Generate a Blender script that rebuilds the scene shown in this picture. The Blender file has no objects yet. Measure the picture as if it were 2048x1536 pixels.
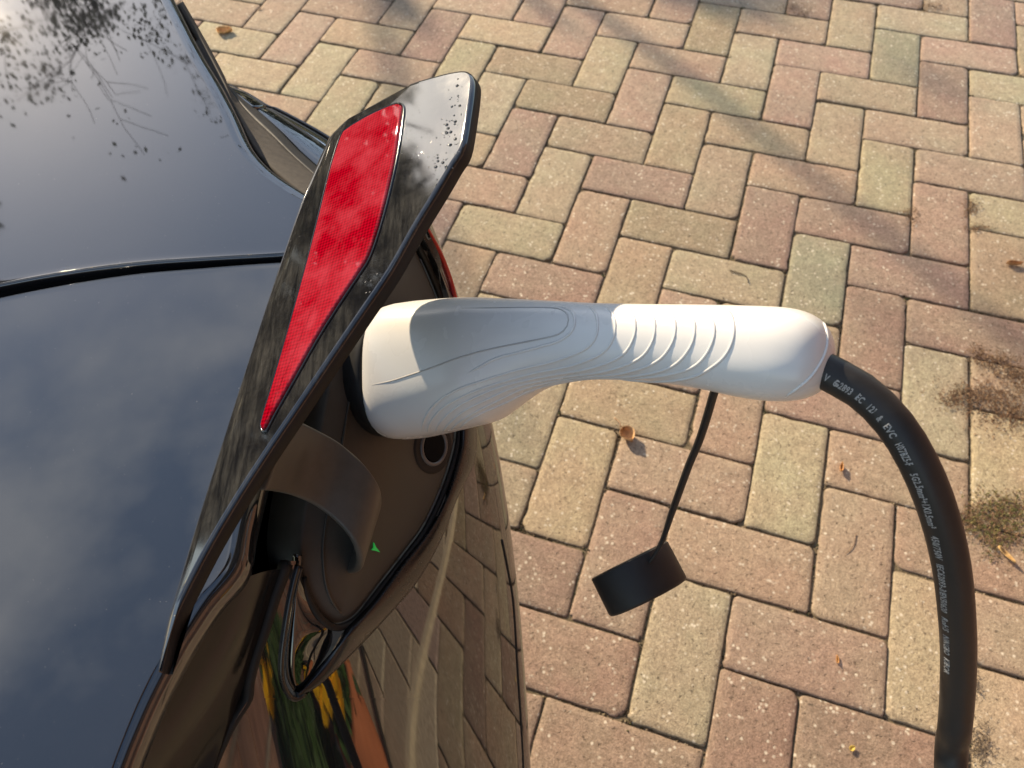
import bpy, math, random
import numpy as np
from mathutils import Vector, Matrix, noise
from mathutils.bvhtree import BVHTree

scene = bpy.context.scene
random.seed(7)

# ------------------------------------------------------------------ camera, sky, sun, exposure
CAM = Vector((0.0, 0.0, 1.08694525))
FWD = Vector((0.0, 0.55736466, -0.83026781))
RGT = Vector((0.99922842, -0.03260926, -0.02189083))
UPV = Vector((0.0392756, 0.82962719, 0.55693461))
FPX = 1539.0

cam_data = bpy.data.cameras.new("camera")
cam_data.sensor_width = 36.0
cam_data.lens = 36.0 * FPX / 2048.0
cam_data.clip_start = 0.01
cam_data.clip_end = 600.0
cam_data.dof.use_dof = True
cam_data.dof.focus_distance = 0.36
cam_data.dof.aperture_fstop = 22.0
cam = bpy.data.objects.new("camera", cam_data)
scene.collection.objects.link(cam)
rot = Matrix((RGT, UPV, -FWD)).transposed()
cam.matrix_world = Matrix.Translation(CAM) @ rot.to_4x4()
scene.camera = cam

SUN_AZ = math.radians(-34.4)      # from +Y, negative towards -X
SUN_EL = math.radians(23.6)
SUN_DIR = Vector((math.sin(SUN_AZ) * math.cos(SUN_EL), math.cos(SUN_AZ) * math.cos(SUN_EL), math.sin(SUN_EL)))

world = bpy.data.worlds.new("World")
scene.world = world
world.use_nodes = True
wn, wl = world.node_tree.nodes, world.node_tree.links
for n_ in list(wn):
    wn.remove(n_)
w_out = wn.new("ShaderNodeOutputWorld")
w_bg = wn.new("ShaderNodeBackground")
w_bg.inputs["Strength"].default_value = 0.148
w_sky = wn.new("ShaderNodeTexSky")
w_sky.sky_type = 'NISHITA'
w_sky.sun_disc = False
w_sky.sun_elevation = SUN_EL
w_sky.sun_rotation = SUN_AZ
w_sky.air_density = 1.0
w_sky.dust_density = 0.5
w_tc = wn.new("ShaderNodeTexCoord")
w_map = wn.new("ShaderNodeMapping")
w_map.inputs["Scale"].default_value = (1.0, 1.0, 1.8)
w_map.inputs["Location"].default_value = (0.35, 0.1, 0.2)
w_noise = wn.new("ShaderNodeTexNoise")
w_noise.inputs["Scale"].default_value = 2.6
w_noise.inputs["Detail"].default_value = 7.0
w_noise.inputs["Roughness"].default_value = 0.52
w_ramp = wn.new("ShaderNodeValToRGB")
w_ramp.color_ramp.elements[0].position = 0.48
w_ramp.color_ramp.elements[0].color = (0, 0, 0, 1)
w_ramp.color_ramp.elements[1].position = 0.66
w_ramp.color_ramp.elements[1].color = (0.50, 0.50, 0.50, 1)
w_mix = wn.new("ShaderNodeMixRGB")
w_mix.inputs["Color2"].default_value = (7.0, 7.1, 7.3, 1)
wl.new(w_tc.outputs["Generated"], w_map.inputs["Vector"])
wl.new(w_map.outputs["Vector"], w_noise.inputs["Vector"])
wl.new(w_noise.outputs["Fac"], w_ramp.inputs["Fac"])
wl.new(w_ramp.outputs["Color"], w_mix.inputs["Fac"])
wl.new(w_sky.outputs["Color"], w_mix.inputs["Color1"])
w_wb = wn.new("ShaderNodeMixRGB")
w_wb.blend_type = 'MULTIPLY'
w_wb.inputs["Fac"].default_value = 1.0
w_wb.inputs["Color2"].default_value = (1.02, 1.0, 0.97, 1)
wl.new(w_mix.outputs["Color"], w_wb.inputs["Color1"])
wl.new(w_wb.outputs["Color"], w_bg.inputs["Color"])
wl.new(w_bg.outputs["Background"], w_out.inputs["Surface"])

sun_data = bpy.data.lights.new("sun", 'SUN')
sun_data.energy = 5.0
sun_data.angle = math.radians(0.6)
sun_data.color = (1.0, 0.82, 0.59)
sun = bpy.data.objects.new("sun", sun_data)
scene.collection.objects.link(sun)
sun.rotation_euler = (-SUN_DIR).to_track_quat('-Z', 'Y').to_euler()

scene.view_settings.view_transform = 'Standard'
scene.view_settings.look = 'None'
scene.view_settings.gamma = 1.0
scene.view_settings.use_curve_mapping = False
scene.view_settings.exposure = 0.93
scene.render.engine = 'CYCLES'
scene.cycles.use_denoising = True
scene.cycles.max_bounces = 8
scene.cycles.caustics_reflective = False
scene.cycles.caustics_refractive = False

# ------------------------------------------------------------------ helpers
def ray(px, py):
    return FWD + RGT * ((px - 1024.0) / FPX) - UPV * ((py - 768.0) / FPX)

def P(px, py, t):
    """point seen at photo pixel px, py and t metres deep along the optical axis"""
    return CAM + ray(px, py) * t

def W(px, py, h):
    """point seen at photo pixel px, py that stands h metres above the ground"""
    d = ray(px, py)
    return CAM + d * ((h - CAM.z) / d.z)

def PL(px, py, p0, n):
    d = ray(px, py)
    return CAM + d * ((p0 - CAM).dot(n) / d.dot(n))

def link(o, parent=None):
    scene.collection.objects.link(o)
    if parent is not None:
        o.parent = parent
    return o

def obj(name, verts, faces, mat, parent=None, smooth=True, kind=None):
    me = bpy.data.meshes.new(name)
    me.from_pydata([tuple(v) for v in verts], [], faces)
    if mat is not None:
        me.materials.append(mat)
    if smooth:
        me.polygons.foreach_set("use_smooth", [True] * len(me.polygons))
    me.update()
    o = bpy.data.objects.new(name, me)
    if kind:
        o["kind"] = kind
    return link(o, parent)

def thing(name, label, cat, loc=(0, 0, 0), group=None):
    o = bpy.data.objects.new(name, None)
    o.empty_display_size = 0.05
    o.location = loc
    scene.collection.objects.link(o)
    tag(o, label, cat, group)
    return o

def tag(o, label, cat, group=None):
    o["label"] = label
    o["category"] = cat
    if group:
        o["group"] = group
    return o

def cr(p0, p1, p2, p3, t):
    t2, t3 = t * t, t * t * t
    return 0.5 * ((2 * p1) + (p2 - p0) * t + (2 * p0 - 5 * p1 + 4 * p2 - p3) * t2 + (3 * p1 - p0 - 3 * p2 + p3) * t3)

def spline(pts, n):
    """catmull-rom through pts (Vectors), n samples per span"""
    out = []
    m = len(pts)
    for i in range(m - 1):
        a = pts[i - 1] if i > 0 else pts[i] * 2 - pts[i + 1]
        d = pts[i + 2] if i + 2 < m else pts[i + 1] * 2 - pts[i]
        for k in range(n):
            out.append(cr(a, pts[i], pts[i + 1], d, k / n))
    out.append(pts[-1].copy())
    return out

def resample(pts, n):
    L = [0.0]
    for a, b in zip(pts, pts[1:]):
        L.append(L[-1] + (b - a).length)
    out, j = [], 0
    for i in range(n):
        s = L[-1] * i / (n - 1)
        while j < len(L) - 2 and L[j + 1] < s:
            j += 1
        k = (s - L[j]) / max(1e-12, L[j + 1] - L[j])
        out.append(pts[j].lerp(pts[j + 1], min(1, max(0, k))))
    return out

def curve(pts, n, per=8):
    return resample(spline(pts, per), n)

def grid_faces(r, c, off=0, flip=False):
    f = []
    for i in range(r - 1):
        for j in range(c - 1):
            a = off + i * c + j
            q = (a, a + 1, a + c + 1, a + c)
            f.append(q[::-1] if flip else q)
    return f

def orient(verts, faces):
    """flip the faces so that they look at the camera (mean normal)"""
    s = 0.0
    for f in faces[::max(1, len(faces) // 200)]:
        a, b, c = verts[f[0]], verts[f[1]], verts[f[2]]
        n = (b - a).cross(c - a)
        s += n.dot(CAM - a)
    return [tuple(reversed(f)) for f in faces] if s < 0 else faces

def patch(name, rows, mat, parent=None, nu=6, nv=6, thick=0.0):
    """smooth surface through a control net (list of rows of Vectors)"""
    tmp = [spline(r, nu) for r in rows]
    cols = list(zip(*tmp))
    cols = [spline(list(c), nv) for c in cols]
    g = list(zip(*cols))
    verts = [v for r in g for v in r]
    faces = orient(verts, grid_faces(len(g), len(g[0])))
    o = obj(name, verts, faces, mat, parent)
    if thick:
        m = o.modifiers.new("solid", 'SOLIDIFY')
        m.thickness = thick
        m.offset = -1.0
    return o

def ribbon(name, a, b, mat, parent=None, n=40, m=6, bulge=0.0, thick=0.003):
    """strip between two curves, domed towards the camera by bulge"""
    A, B = curve(a, n), curve(b, n)
    verts = []
    for p, q in zip(A, B):
        to = (CAM - (p + q) / 2).normalized()
        for j in range(m + 1):
            k = j / m
            verts.append(p.lerp(q, k) + to * (bulge * 4 * k * (1 - k)))
    faces = orient(verts, grid_faces(n, m + 1))
    o = obj(name, verts, faces, mat, parent)
    if thick:
        md = o.modifiers.new("solid", 'SOLIDIFY')
        md.thickness = thick
        md.offset = -1.0
    return o

def tube_geo(pts, rad, ns=8, flat=1.0, cap=True):
    verts, faces = [], []
    n = len(pts)
    up = None
    for i, p in enumerate(pts):
        t = (pts[min(i + 1, n - 1)] - pts[max(i - 1, 0)]).normalized()
        if up is None:
            up = t.orthogonal().normalized()
        up = (up - t * up.dot(t)).normalized()
        s = t.cross(up)
        r = rad[i] if isinstance(rad, (list, tuple)) else rad
        for k in range(ns):
            a = 2 * math.pi * k / ns
            verts.append(p + up * (math.cos(a) * r) + s * (math.sin(a) * r * flat))
    for i in range(n - 1):
        for k in range(ns):
            a, b = i * ns + k, i * ns + (k + 1) % ns
            faces.append((a, b, b + ns, a + ns))
    if cap:
        faces.append(tuple(range(ns))[::-1])
        faces.append(tuple(range((n - 1) * ns, n * ns)))
    return verts, faces

def tube(name, pts, rad, mat, parent=None, ns=8, flat=1.0):
    v, f = tube_geo(pts, rad, ns, flat)
    return obj(name, v, f, mat, parent)

def merge(parts):
    V, F = [], []
    for v, f in parts:
        o = len(V)
        V += list(v)
        F += [tuple(i + o for i in q) for q in f]
    return V, F

# ------------------------------------------------------------------ materials
class Mat:
    def __init__(self, name):
        self.m = bpy.data.materials.new(name)
        self.m.use_nodes = True
        self.nt = self.m.node_tree
        self.b = self.nt.nodes["Principled BSDF"]
    def n(self, t, **kw):
        x = self.nt.nodes.new(t)
        for k, v in kw.items():
            if k in ("Scale", "Detail", "Roughness", "Distortion", "Strength", "Distance", "Fac", "Randomness"):
                x.inputs[k].default_value = v
            else:
                setattr(x, k, v)
        return x
    def l(self, a, b):
        self.nt.links.new(a, b)
    def set(self, **kw):
        for k, v in kw.items():
            s = self.b.inputs[k.replace("_", " ")]
            s.default_value = v if not isinstance(v, tuple) or len(v) == 4 else (*v, 1)
        return self
    def coord(self, which="Object"):
        return self.n("ShaderNodeTexCoord").outputs[which]
    def noise(self, vec, scale, detail=4.0, rough=0.5):
        x = self.n("ShaderNodeTexNoise", Scale=scale, Detail=detail, Roughness=rough)
        self.l(vec, x.inputs["Vector"])
        return x.outputs["Fac"]
    def ramp(self, fac, a, b, ca=(0, 0, 0), cb=(1, 1, 1)):
        x = self.n("ShaderNodeValToRGB")
        x.color_ramp.elements[0].position, x.color_ramp.elements[1].position = a, b
        x.color_ramp.elements[0].color, x.color_ramp.elements[1].color = (*ca, 1), (*cb, 1)
        self.l(fac, x.inputs["Fac"])
        return x.outputs["Color"]
    def mix(self, fac, a, b, mode='MIX'):
        x = self.n("ShaderNodeMixRGB", blend_type=mode)
        for s, v in (("Fac", fac), ("Color1", a), ("Color2", b)):
            if isinstance(v, (int, float)):
                x.inputs[s].default_value = v
            elif isinstance(v, tuple):
                x.inputs[s].default_value = (*v, 1)
            else:
                self.l(v, x.inputs[s])
        return x.outputs["Color"]
    def bump(self, h, strength, dist):
        x = self.n("ShaderNodeBump", Strength=strength, Distance=dist)
        self.l(h, x.inputs["Height"])
        self.l(x.outputs["Normal"], self.b.inputs["Normal"])

def simple(name, col, rough=0.5, spec=0.5, noise_amt=0.15, nscale=60.0, bump=0.0, metal=0.0):
    m = Mat(name)
    m.set(Roughness=rough, Specular_IOR_Level=spec, Metallic=metal)
    v = m.coord()
    f = m.noise(v, nscale, 5.0, 0.6)
    lo = tuple(c * (1 - noise_amt) for c in col)
    hi = tuple(min(1, c * (1 + noise_amt)) for c in col)
    m.l(m.ramp(f, 0.3, 0.7, lo, hi), m.b.inputs["Base Color"])
    r = m.ramp(f, 0.3, 0.7, (max(0, rough - 0.05),) * 3, (min(1, rough + 0.05),) * 3)
    m.l(r, m.b.inputs["Roughness"])
    if bump:
        m.bump(f, bump, 0.0005)
    return m.m

def car_paint():
    m = Mat("car_paint")
    m.set(IOR=1.95, Specular_IOR_Level=0.5)
    v = m.coord()
    # fine dust specks and a little smeared film
    d = m.noise(v, 900.0, 2.0, 0.5)
    spk = m.ramp(d, 0.735, 0.79)
    film = m.noise(v, 9.0, 4.0, 0.6)
    base = m.mix(m.ramp(film, 0.35, 0.8), (0.010, 0.011, 0.013), (0.020, 0.020, 0.021))
    m.l(m.mix(spk, base, (0.12, 0.115, 0.10)), m.b.inputs["Base Color"])
    m.l(m.ramp(film, 0.4, 0.8, (0.015,) * 3, (0.05,) * 3), m.b.inputs["Roughness"])
    return m.m

def gloss_black(name="gloss_black", rough=0.06, ior=1.6):
    m = Mat(name)
    m.set(IOR=ior, Base_Color=(0.008, 0.008, 0.009))
    v = m.coord()
    f = m.noise(v, 45.0, 6.0, 0.65)
    m.l(m.ramp(f, 0.35, 0.75, (rough,) * 3, (rough + 0.10,) * 3), m.b.inputs["Roughness"])
    return m.m

def door_mat():
    m = Mat("door_gloss")
    m.set(IOR=1.8)
    v = m.coord("Object")
    # dusty film with rubbed streaks along the door, and dried drops
    mp = m.n("ShaderNodeMapping")
    mp.inputs["Rotation"].default_value = (0, 0, math.radians(-24))
    mp.inputs["Scale"].default_value = (9.0, 1.0, 4.0)
    m.l(v, mp.inputs["Vector"])
    st = m.noise(mp.outputs["Vector"], 38.0, 8.0, 0.75)
    bl = m.noise(v, 34.0, 7.0, 0.72)
    dust = m.mix(1.0, m.ramp(st, 0.38, 0.66), m.ramp(bl, 0.36, 0.60), 'MULTIPLY')
    dr = m.n("ShaderNodeTexVoronoi", Scale=420.0)
    m.l(v, dr.inputs["Vector"])
    drops = m.ramp(dr.outputs["Distance"], 0.10, 0.17, (1, 1, 1), (0, 0, 0))
    wet = m.ramp(m.noise(v, 19.0, 3.0, 0.5), 0.56, 0.66)
    dm = m.mix(1.0, drops, wet, 'MULTIPLY')
    base = m.mix(dust, (0.008, 0.008, 0.009), (0.052, 0.049, 0.043))
    base = m.mix(dm, base, (0.22, 0.21, 0.18))
    m.l(base, m.b.inputs["Base Color"])
    m.l(m.ramp(bl, 0.35, 0.72, (0.035,) * 3, (0.11,) * 3), m.b.inputs["Roughness"])
    m.bump(dm, 0.35, 0.0004)
    return m.m

def reflector_mat():
    m = Mat("red_reflector")
    m.set(IOR=1.45, Roughness=0.5, Specular_IOR_Level=0.0, Coat_Weight=0.45, Coat_Roughness=0.015)
    v = m.coord()
    vals = []
    for axis in (Vector((0.62, 0.55, 0.31)), Vector((0.55, -0.75, 0.15))):
        dt = m.n("ShaderNodeVectorMath", operation='DOT_PRODUCT')
        m.l(v, dt.inputs[0]); dt.inputs[1].default_value = axis.normalized() * (2 * math.pi / 0.0023)
        sn = m.n("ShaderNodeMath", operation='SINE'); m.l(dt.outputs["Value"], sn.inputs[0])
        vals.append(sn.outputs[0])
    pr_ = m.n("ShaderNodeMath", operation='MULTIPLY'); m.l(vals[0], pr_.inputs[0]); m.l(vals[1], pr_.inputs[1])
    ad_ = m.n("ShaderNodeMath", operation='MULTIPLY_ADD'); m.l(pr_.outputs[0], ad_.inputs[0]); ad_.inputs[1].default_value = 0.5; ad_.inputs[2].default_value = 0.5
    cell = m.ramp(ad_.outputs[0], 0.30, 0.75)
    big = m.ramp(m.noise(v, 38.0, 5.0, 0.65), 0.40, 0.66)
    c = m.mix(cell, (0.30, 0.001, 0.010), (0.13, 0.0005, 0.004))
    c = m.mix(m.mix(1.0, big, (0.75,) * 3, 'MULTIPLY'), c, (0.36, 0.040, 0.055))  # dusty tone variation and a pale sheen mixed into the red
    m.l(c, m.b.inputs["Base Color"])
    m.bump(cell, 0.25, 0.0003)
    return m.m

def glass_dark(name):
    m = Mat(name)
    m.set(IOR=1.9, Base_Color=(0.006, 0.007, 0.008), Roughness=0.02)
    return m.m

def white_plastic():
    m = Mat("white_plastic")
    v = m.coord()
    m.set(Base_Color=(0.62, 0.60, 0.56))
    sc = m.noise(v, 25.0, 4.0, 0.6)
    m.l(m.ramp(sc, 0.3, 0.8, (0.24,) * 3, (0.32,) * 3), m.b.inputs["Roughness"])
    return m.m

def brick_mat():
    m = Mat("clinker")
    v = m.coord()
    oi = m.n("ShaderNodeObjectInfo")
    sc = m.n("ShaderNodeVectorMath", operation='SCALE')
    cmb = m.n("ShaderNodeCombineXYZ")
    m.l(oi.outputs["Random"], cmb.inputs["X"]); m.l(oi.outputs["Random"], cmb.inputs["Y"]); cmb.inputs["Z"].default_value = 0.3
    m.l(cmb.outputs["Vector"], sc.inputs[0]); sc.inputs["Scale"].default_value = 47.0
    add = m.n("ShaderNodeVectorMath", operation='ADD')
    m.l(v, add.inputs[0]); m.l(sc.outputs["Vector"], add.inputs[1])
    p = add.outputs["Vector"]
    # kiln blotches: part of the brick turns pinker, part more olive
    a = m.ramp(m.noise(p, 9.0, 3.0, 0.55), 0.38, 0.66)
    b = m.ramp(m.noise(p, 13.0, 4.0, 0.6), 0.48, 0.74)
    col = m.mix(0.0, oi.outputs["Color"], (0, 0, 0))
    pink = m.mix(1.0, oi.outputs["Color"], (1.03, 0.94, 0.90), 'MULTIPLY')
    oliv = m.mix(1.0, oi.outputs["Color"], (1.0, 1.01, 0.95), 'MULTIPLY')
    col = m.mix(a, pink, oliv)
    col = m.mix(m.mix(1.0, b, (0.45,) * 3, 'MULTIPLY'), col, (0.36, 0.285, 0.205))
    # fine sand grain
    g = m.noise(p, 420.0, 5.0, 0.7)
    col = m.mix(1.0, col, m.ramp(g, 0.30, 0.70, (0.60, 0.58, 0.55), (1.32, 1.32, 1.30)), 'MULTIPLY')
    g2 = m.noise(p, 75.0, 5.0, 0.75)
    col = m.mix(1.0, col, m.ramp(g2, 0.28, 0.72, (0.74, 0.73, 0.71), (1.22, 1.22, 1.20)), 'MULTIPLY')
    g3 = m.noise(p, 190.0, 3.0, 0.65)
    col = m.mix(1.0, col, m.ramp(g3, 0.30, 0.70, (0.80, 0.79, 0.77), (1.20, 1.20, 1.19)), 'MULTIPLY')
    # pale aggregate specks
    vo = m.n("ShaderNodeTexVoronoi", Scale=120.0)
    m.l(p, vo.inputs["Vector"])
    gate = m.ramp(m.noise(p, 52.0, 2.0, 0.5), 0.50, 0.60)
    spk = m.mix(1.0, m.ramp(vo.outputs["Distance"], 0.18, 0.32, (1, 1, 1), (0, 0, 0)), gate, 'MULTIPLY')
    col = m.mix(m.mix(1.0, spk, (0.70,) * 3, 'MULTIPLY'), col, (0.70, 0.62, 0.48))
    # dark pits
    pit = m.ramp(m.noise(p, 150.0, 3.0, 0.6), 0.30, 0.37, (1, 1, 1), (0, 0, 0))
    col = m.mix(m.mix(1.0, pit, (0.55,) * 3, 'MULTIPLY'), col, (0.07, 0.055, 0.035))
    # soil in the rim
    at = m.n("ShaderNodeAttribute", attribute_name="rim")
    rim = m.mix(1.0, at.outputs["Fac"], m.ramp(m.noise(p, 60.0, 4.0, 0.7), 0.35, 0.65), 'MULTIPLY')
    col = m.mix(rim, col, (0.11, 0.082, 0.050))
    m.l(col, m.b.inputs["Base Color"])
    m.set(Roughness=0.85, Specular_IOR_Level=0.3)
    h = m.mix(0.45, g, g2)
    h = m.mix(pit, h, (0.0, 0.0, 0.0))
    m.bump(h, 0.8, 0.0026)
    return m.m

def soil_mat():
    m = Mat("joint_soil")
    v = m.coord()
    f = m.noise(v, 90.0, 6.0, 0.7)
    g = m.ramp(m.noise(v, 3.5, 3.0, 0.6), 0.45, 0.7)
    c = m.ramp(f, 0.3, 0.75, (0.080, 0.060, 0.038), (0.27, 0.21, 0.135))
    c = m.mix(m.mix(1.0, g, (0.5,) * 3, 'MULTIPLY'), c, (0.045, 0.055, 0.018))
    m.l(c, m.b.inputs["Base Color"])
    m.set(Roughness=0.95, Specular_IOR_Level=0.1)
    m.bump(f, 0.8, 0.004)
    return m.m

def attr_col_mat(name, rough=0.8, spec=0.2, noise_amt=0.3, nscale=400.0):
    m = Mat(name)
    at = m.n("ShaderNodeAttribute", attribute_name="tint")
    v = m.coord()
    f = m.noise(v, nscale, 4.0, 0.6)
    m.l(m.mix(noise_amt, at.outputs["Color"], m.ramp(f, 0.3, 0.7, (0.2,) * 3, (0.8,) * 3), 'OVERLAY'), m.b.inputs["Base Color"])
    m.set(Roughness=rough, Specular_IOR_Level=spec)
    return m.m

def set_tint(o, cols):
    a = o.data.color_attributes.new("tint", 'FLOAT_COLOR', 'CORNER')
    buf = []
    for p in o.data.polygons:
        c = cols[p.index]
        for _ in p.loop_indices:
            buf += [c[0], c[1], c[2], 1.0]
    a.data.foreach_set("color", buf)

M_PAINT = car_paint()
M_GLOSS = gloss_black()
M_DOOR = door_mat()
M_BAND = gloss_black("seal_gloss", 0.22, 1.5)
M_RED = reflector_mat()
M_GLASS = glass_dark("window_glass")
M_LENS = glass_dark("lamp_glass")
M_WHITE = white_plastic()
M_BRICK = brick_mat()
M_SOIL = soil_mat()
M_RUBBER = simple("black_rubber", (0.012, 0.011, 0.010), 0.6, 0.3, 0.2, 200.0)
M_SEAL = simple("belt_seal", (0.060, 0.052, 0.043), 0.75, 0.2, 0.25, 250.0, 0.2)
M_PORT = simple("port_plastic", (0.056, 0.053, 0.045), 0.55, 0.4, 0.12, 120.0, 0.05)
M_ARM = simple("arm_plastic", (0.075, 0.069, 0.056), 0.5, 0.4, 0.15, 120.0, 0.1)
M_DARK = simple("hollow_shade", (0.003, 0.003, 0.003), 0.8, 0.1)  # near-black: shade inside the hinge cavity and socket holes put into the colour
M_CABLE = simple("cable_sheath", (0.020, 0.018, 0.016), 0.48, 0.4, 0.12, 260.0, 0.04)
M_PRINT = simple("cable_print", (0.30, 0.29, 0.27), 0.6, 0.2, 0.25, 900.0)
M_CAP = simple("cap_rubber", (0.016, 0.014, 0.013), 0.55, 0.35, 0.15, 150.0, 0.05)
M_CHROME = simple("dark_chrome", (0.35, 0.34, 0.33), 0.12, 0.5, 0.05, 50.0, 0.0, 1.0)
M_METAL = simple("ring_metal", (0.10, 0.095, 0.09), 0.35, 0.5, 0.1, 80.0)
M_DRY = attr_col_mat("dry_moss")
M_LEAF = attr_col_mat("dead_leaf", 0.6, 0.3, 0.35, 180.0)
M_FOLI = attr_col_mat("foliage", 0.6, 0.3, 0.2, 60.0)
M_BARK = simple("bark", (0.07, 0.055, 0.042), 0.9, 0.1, 0.4, 12.0, 0.6)
M_TERRA = simple("terracotta", (0.42, 0.15, 0.07), 0.8, 0.2, 0.12, 30.0, 0.2)
M_TIMBER = simple("dark_timber", (0.055, 0.030, 0.018), 0.7, 0.3, 0.3, 14.0, 0.3)
M_KERB = simple("kerb_stone", (0.52, 0.44, 0.31), 0.9, 0.1, 0.15, 50.0, 0.3)
M_MORTAR = simple("mortar", (0.36, 0.32, 0.26), 0.9, 0.1, 0.15, 50.0, 0.3)
M_LED = Mat("green_led")
M_LED.set(Base_Color=(0.02, 0.30, 0.06), Emission_Color=(0.05, 0.9, 0.15), Emission_Strength=0.10)
M_LED = M_LED.m

def wall_brick_mat():
    m = Mat("wall_clinker")
    at = m.n("ShaderNodeAttribute", attribute_name="tint")
    v = m.coord()
    f = m.noise(v, 26.0, 6.0, 0.7)
    c = m.mix(0.5, at.outputs["Color"], m.ramp(f, 0.3, 0.7, (0.25,) * 3, (0.75,) * 3), 'OVERLAY')
    bloom = m.ramp(m.noise(v, 7.0, 5.0, 0.7), 0.55, 0.72)
    c = m.mix(m.mix(1.0, bloom, (0.55,) * 3, 'MULTIPLY'), c, (0.42, 0.36, 0.30))
    m.l(c, m.b.inputs["Base Color"])
    m.set(Roughness=0.9, Specular_IOR_Level=0.2)
    m.bump(f, 0.4, 0.004)
    return m.m
M_WALLBRICK = wall_brick_mat()

def ground_mat():
    m = Mat("yard_soil")
    v = m.coord()
    f = m.noise(v, 1.2, 6.0, 0.6)
    m.l(m.ramp(f, 0.35, 0.65, (0.10, 0.085, 0.05), (0.05, 0.07, 0.025)), m.b.inputs["Base Color"])
    m.set(Roughness=0.95, Specular_IOR_Level=0.1)
    return m.m
M_GROUND = ground_mat()

# ------------------------------------------------------------------ ground and paving
gr = obj("ground", [Vector((x, y, -0.045)) for x, y in ((-250, -250), (250, -250), (250, 250), (-250, 250))], [(0, 1, 2, 3)], M_GROUND, smooth=False, kind="structure")

UNIT = 0.107
ORG = Vector((0.23646554824881294, 1.7441073613947116, 0.0))
EU = Vector((0.94052974, -0.33971135, 0.0))
EV = Vector((-0.33971135, -0.94052974, 0.0))

def gpos(u, v):
    return ORG + EU * (u * UNIT) + EV * (v * UNIT)

def joint_bed():
    # gently uneven sheet of soil just under the brick faces
    n, s = 90, 5.2
    verts = []
    for i in range(n + 1):
        for j in range(n + 1):
            x, y = -2.6 + s * j / n + 0.6, -2.4 + s * i / n + 0.9
            verts.append(Vector((x, y, -0.0040 + 0.0022 * noise.noise(Vector((x * 9, y * 9, 0.3))))))
    return obj("pavement", verts, grid_faces(n + 1, n + 1), M_SOIL, kind="structure")
pavement = joint_bed()

def brick_mesh(seed):
    rnd = random.Random(seed)
    hx, hy = UNIT - 0.0010, UNIT / 2 - 0.0010
    out = []
    radii = [rnd.choice((0.004, 0.005, 0.006, 0.007, 0.009, 0.012, 0.017)) for _ in range(4)]
    for ci, (cx, cy, a0) in enumerate(((1, 1, 0), (-1, 1, 90), (-1, -1, 180), (1, -1, 270))):
        r, r2 = radii[ci], radii[(ci + 1) % 4]
        full = 2 * hx if a0 in (0, 180) else 2 * hy
        k = 5
        for i in range(k + 1):
            a = math.radians(a0 + 90 * i / k)
            out.append([cx * (hx - r) + r * math.cos(a), cy * (hy - r) + r * math.sin(a)])
        # points along the following long/short side, worn a little
        nx, ny = {0: (-1, 1), 90: (-1, -1), 180: (1, -1), 270: (1, 1)}[a0]
        m = 14 if a0 in (0, 180) else 7
        for i in range(1, m):
            t = (r + .002 + (full - r - r2 - .004) * (i - 1) / (m - 2)) / full
            if a0 == 0: q = [hx - 2 * hx * t, hy]
            elif a0 == 90: q = [-hx, hy - 2 * hy * t]
            elif a0 == 180: q = [-hx + 2 * hx * t, -hy]
            else: q = [hx, -hy + 2 * hy * t]
            out.append(q)
    base = [list(q) for q in out]
    for q in out:
        w_ = abs(noise.noise(Vector((q[0] * 60 + seed * 7.1, q[1] * 60, 0)))) * 0.0019
        c_ = noise.noise(Vector((q[0] * 150 + seed * 3.3, q[1] * 150, 5)))
        w_ += max(0.0, c_ - 0.22) * 0.0060
        q[0] -= math.copysign(min(w_, abs(q[0])), q[0]) if abs(q[0]) > hx * .93 else 0
        q[1] -= math.copysign(min(w_, abs(q[1])), q[1]) if abs(q[1]) > hy * .86 else 0
    n = len(out)
    levels = ((0.0, -0.040), (0.0, -0.0026), (0.0008, -0.0008), (0.0026, 0.0), (0.011, 0.0004))
    verts, faces, rim = [], [], []
    for li, (ins, z) in enumerate(levels):
        for q0_, q1_ in zip(base, out):
            f_ = (1, 1, 1, .55, 0)[li]
            q = [q0_[0] + (q1_[0] - q0_[0]) * f_, q0_[1] + (q1_[1] - q0_[1]) * f_]
            kx = (abs(q[0]) - ins) / abs(q[0]) if abs(q[0]) > ins * 2 else 0.9
            ky = (abs(q[1]) - ins) / abs(q[1]) if abs(q[1]) > ins * 2 else 0.9
            dz = 0 if li in (0, 4) else 0.0006 * noise.noise(Vector((q[0] * 40 + seed, q[1] * 40, 2)))
            verts.append(Vector((q[0] * (kx if abs(q[0]) > hx * 0.6 else 1), q[1] * (ky if abs(q[1]) > hy * 0.6 else 1), z + dz)))
            rim.append((1.0, 0.9, 0.55, 0.15, 0.0)[li])
    for li in range(len(levels) - 1):
        for i in range(n):
            a, b = li * n + i, li * n + (i + 1) % n
            faces.append((a, b, b + n, a + n))
    verts.append(Vector((0, 0, .0006))); rim.append(0.0)
    o_ = (len(levels) - 1) * n
    for i in range(n):
        faces.append((o_ + i, o_ + (i + 1) % n, len(verts) - 1))
    me = bpy.data.meshes.new("brick")
    me.from_pydata([tuple(v) for v in verts], [], faces)
    me.materials.append(M_BRICK)
    me.polygons.foreach_set("use_smooth", [True] * len(me.polygons))
    at = me.attributes.new("rim", 'FLOAT', 'POINT')
    at.data.foreach_set("value", rim)
    me.update()
    return me
BRICKS = [brick_mesh(i + 3) for i in range(14)]

TONE = {'O': (0.41, 0.358, 0.258), 'Y': (0.43, 0.358, 0.255), 'T': (0.41, 0.326, 0.240), 'P': (0.385, 0.288, 0.226),
        'R': (0.325, 0.240, 0.194), 'N': (0.36, 0.297, 0.215), 'G': (0.31, 0.297, 0.220)}
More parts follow.
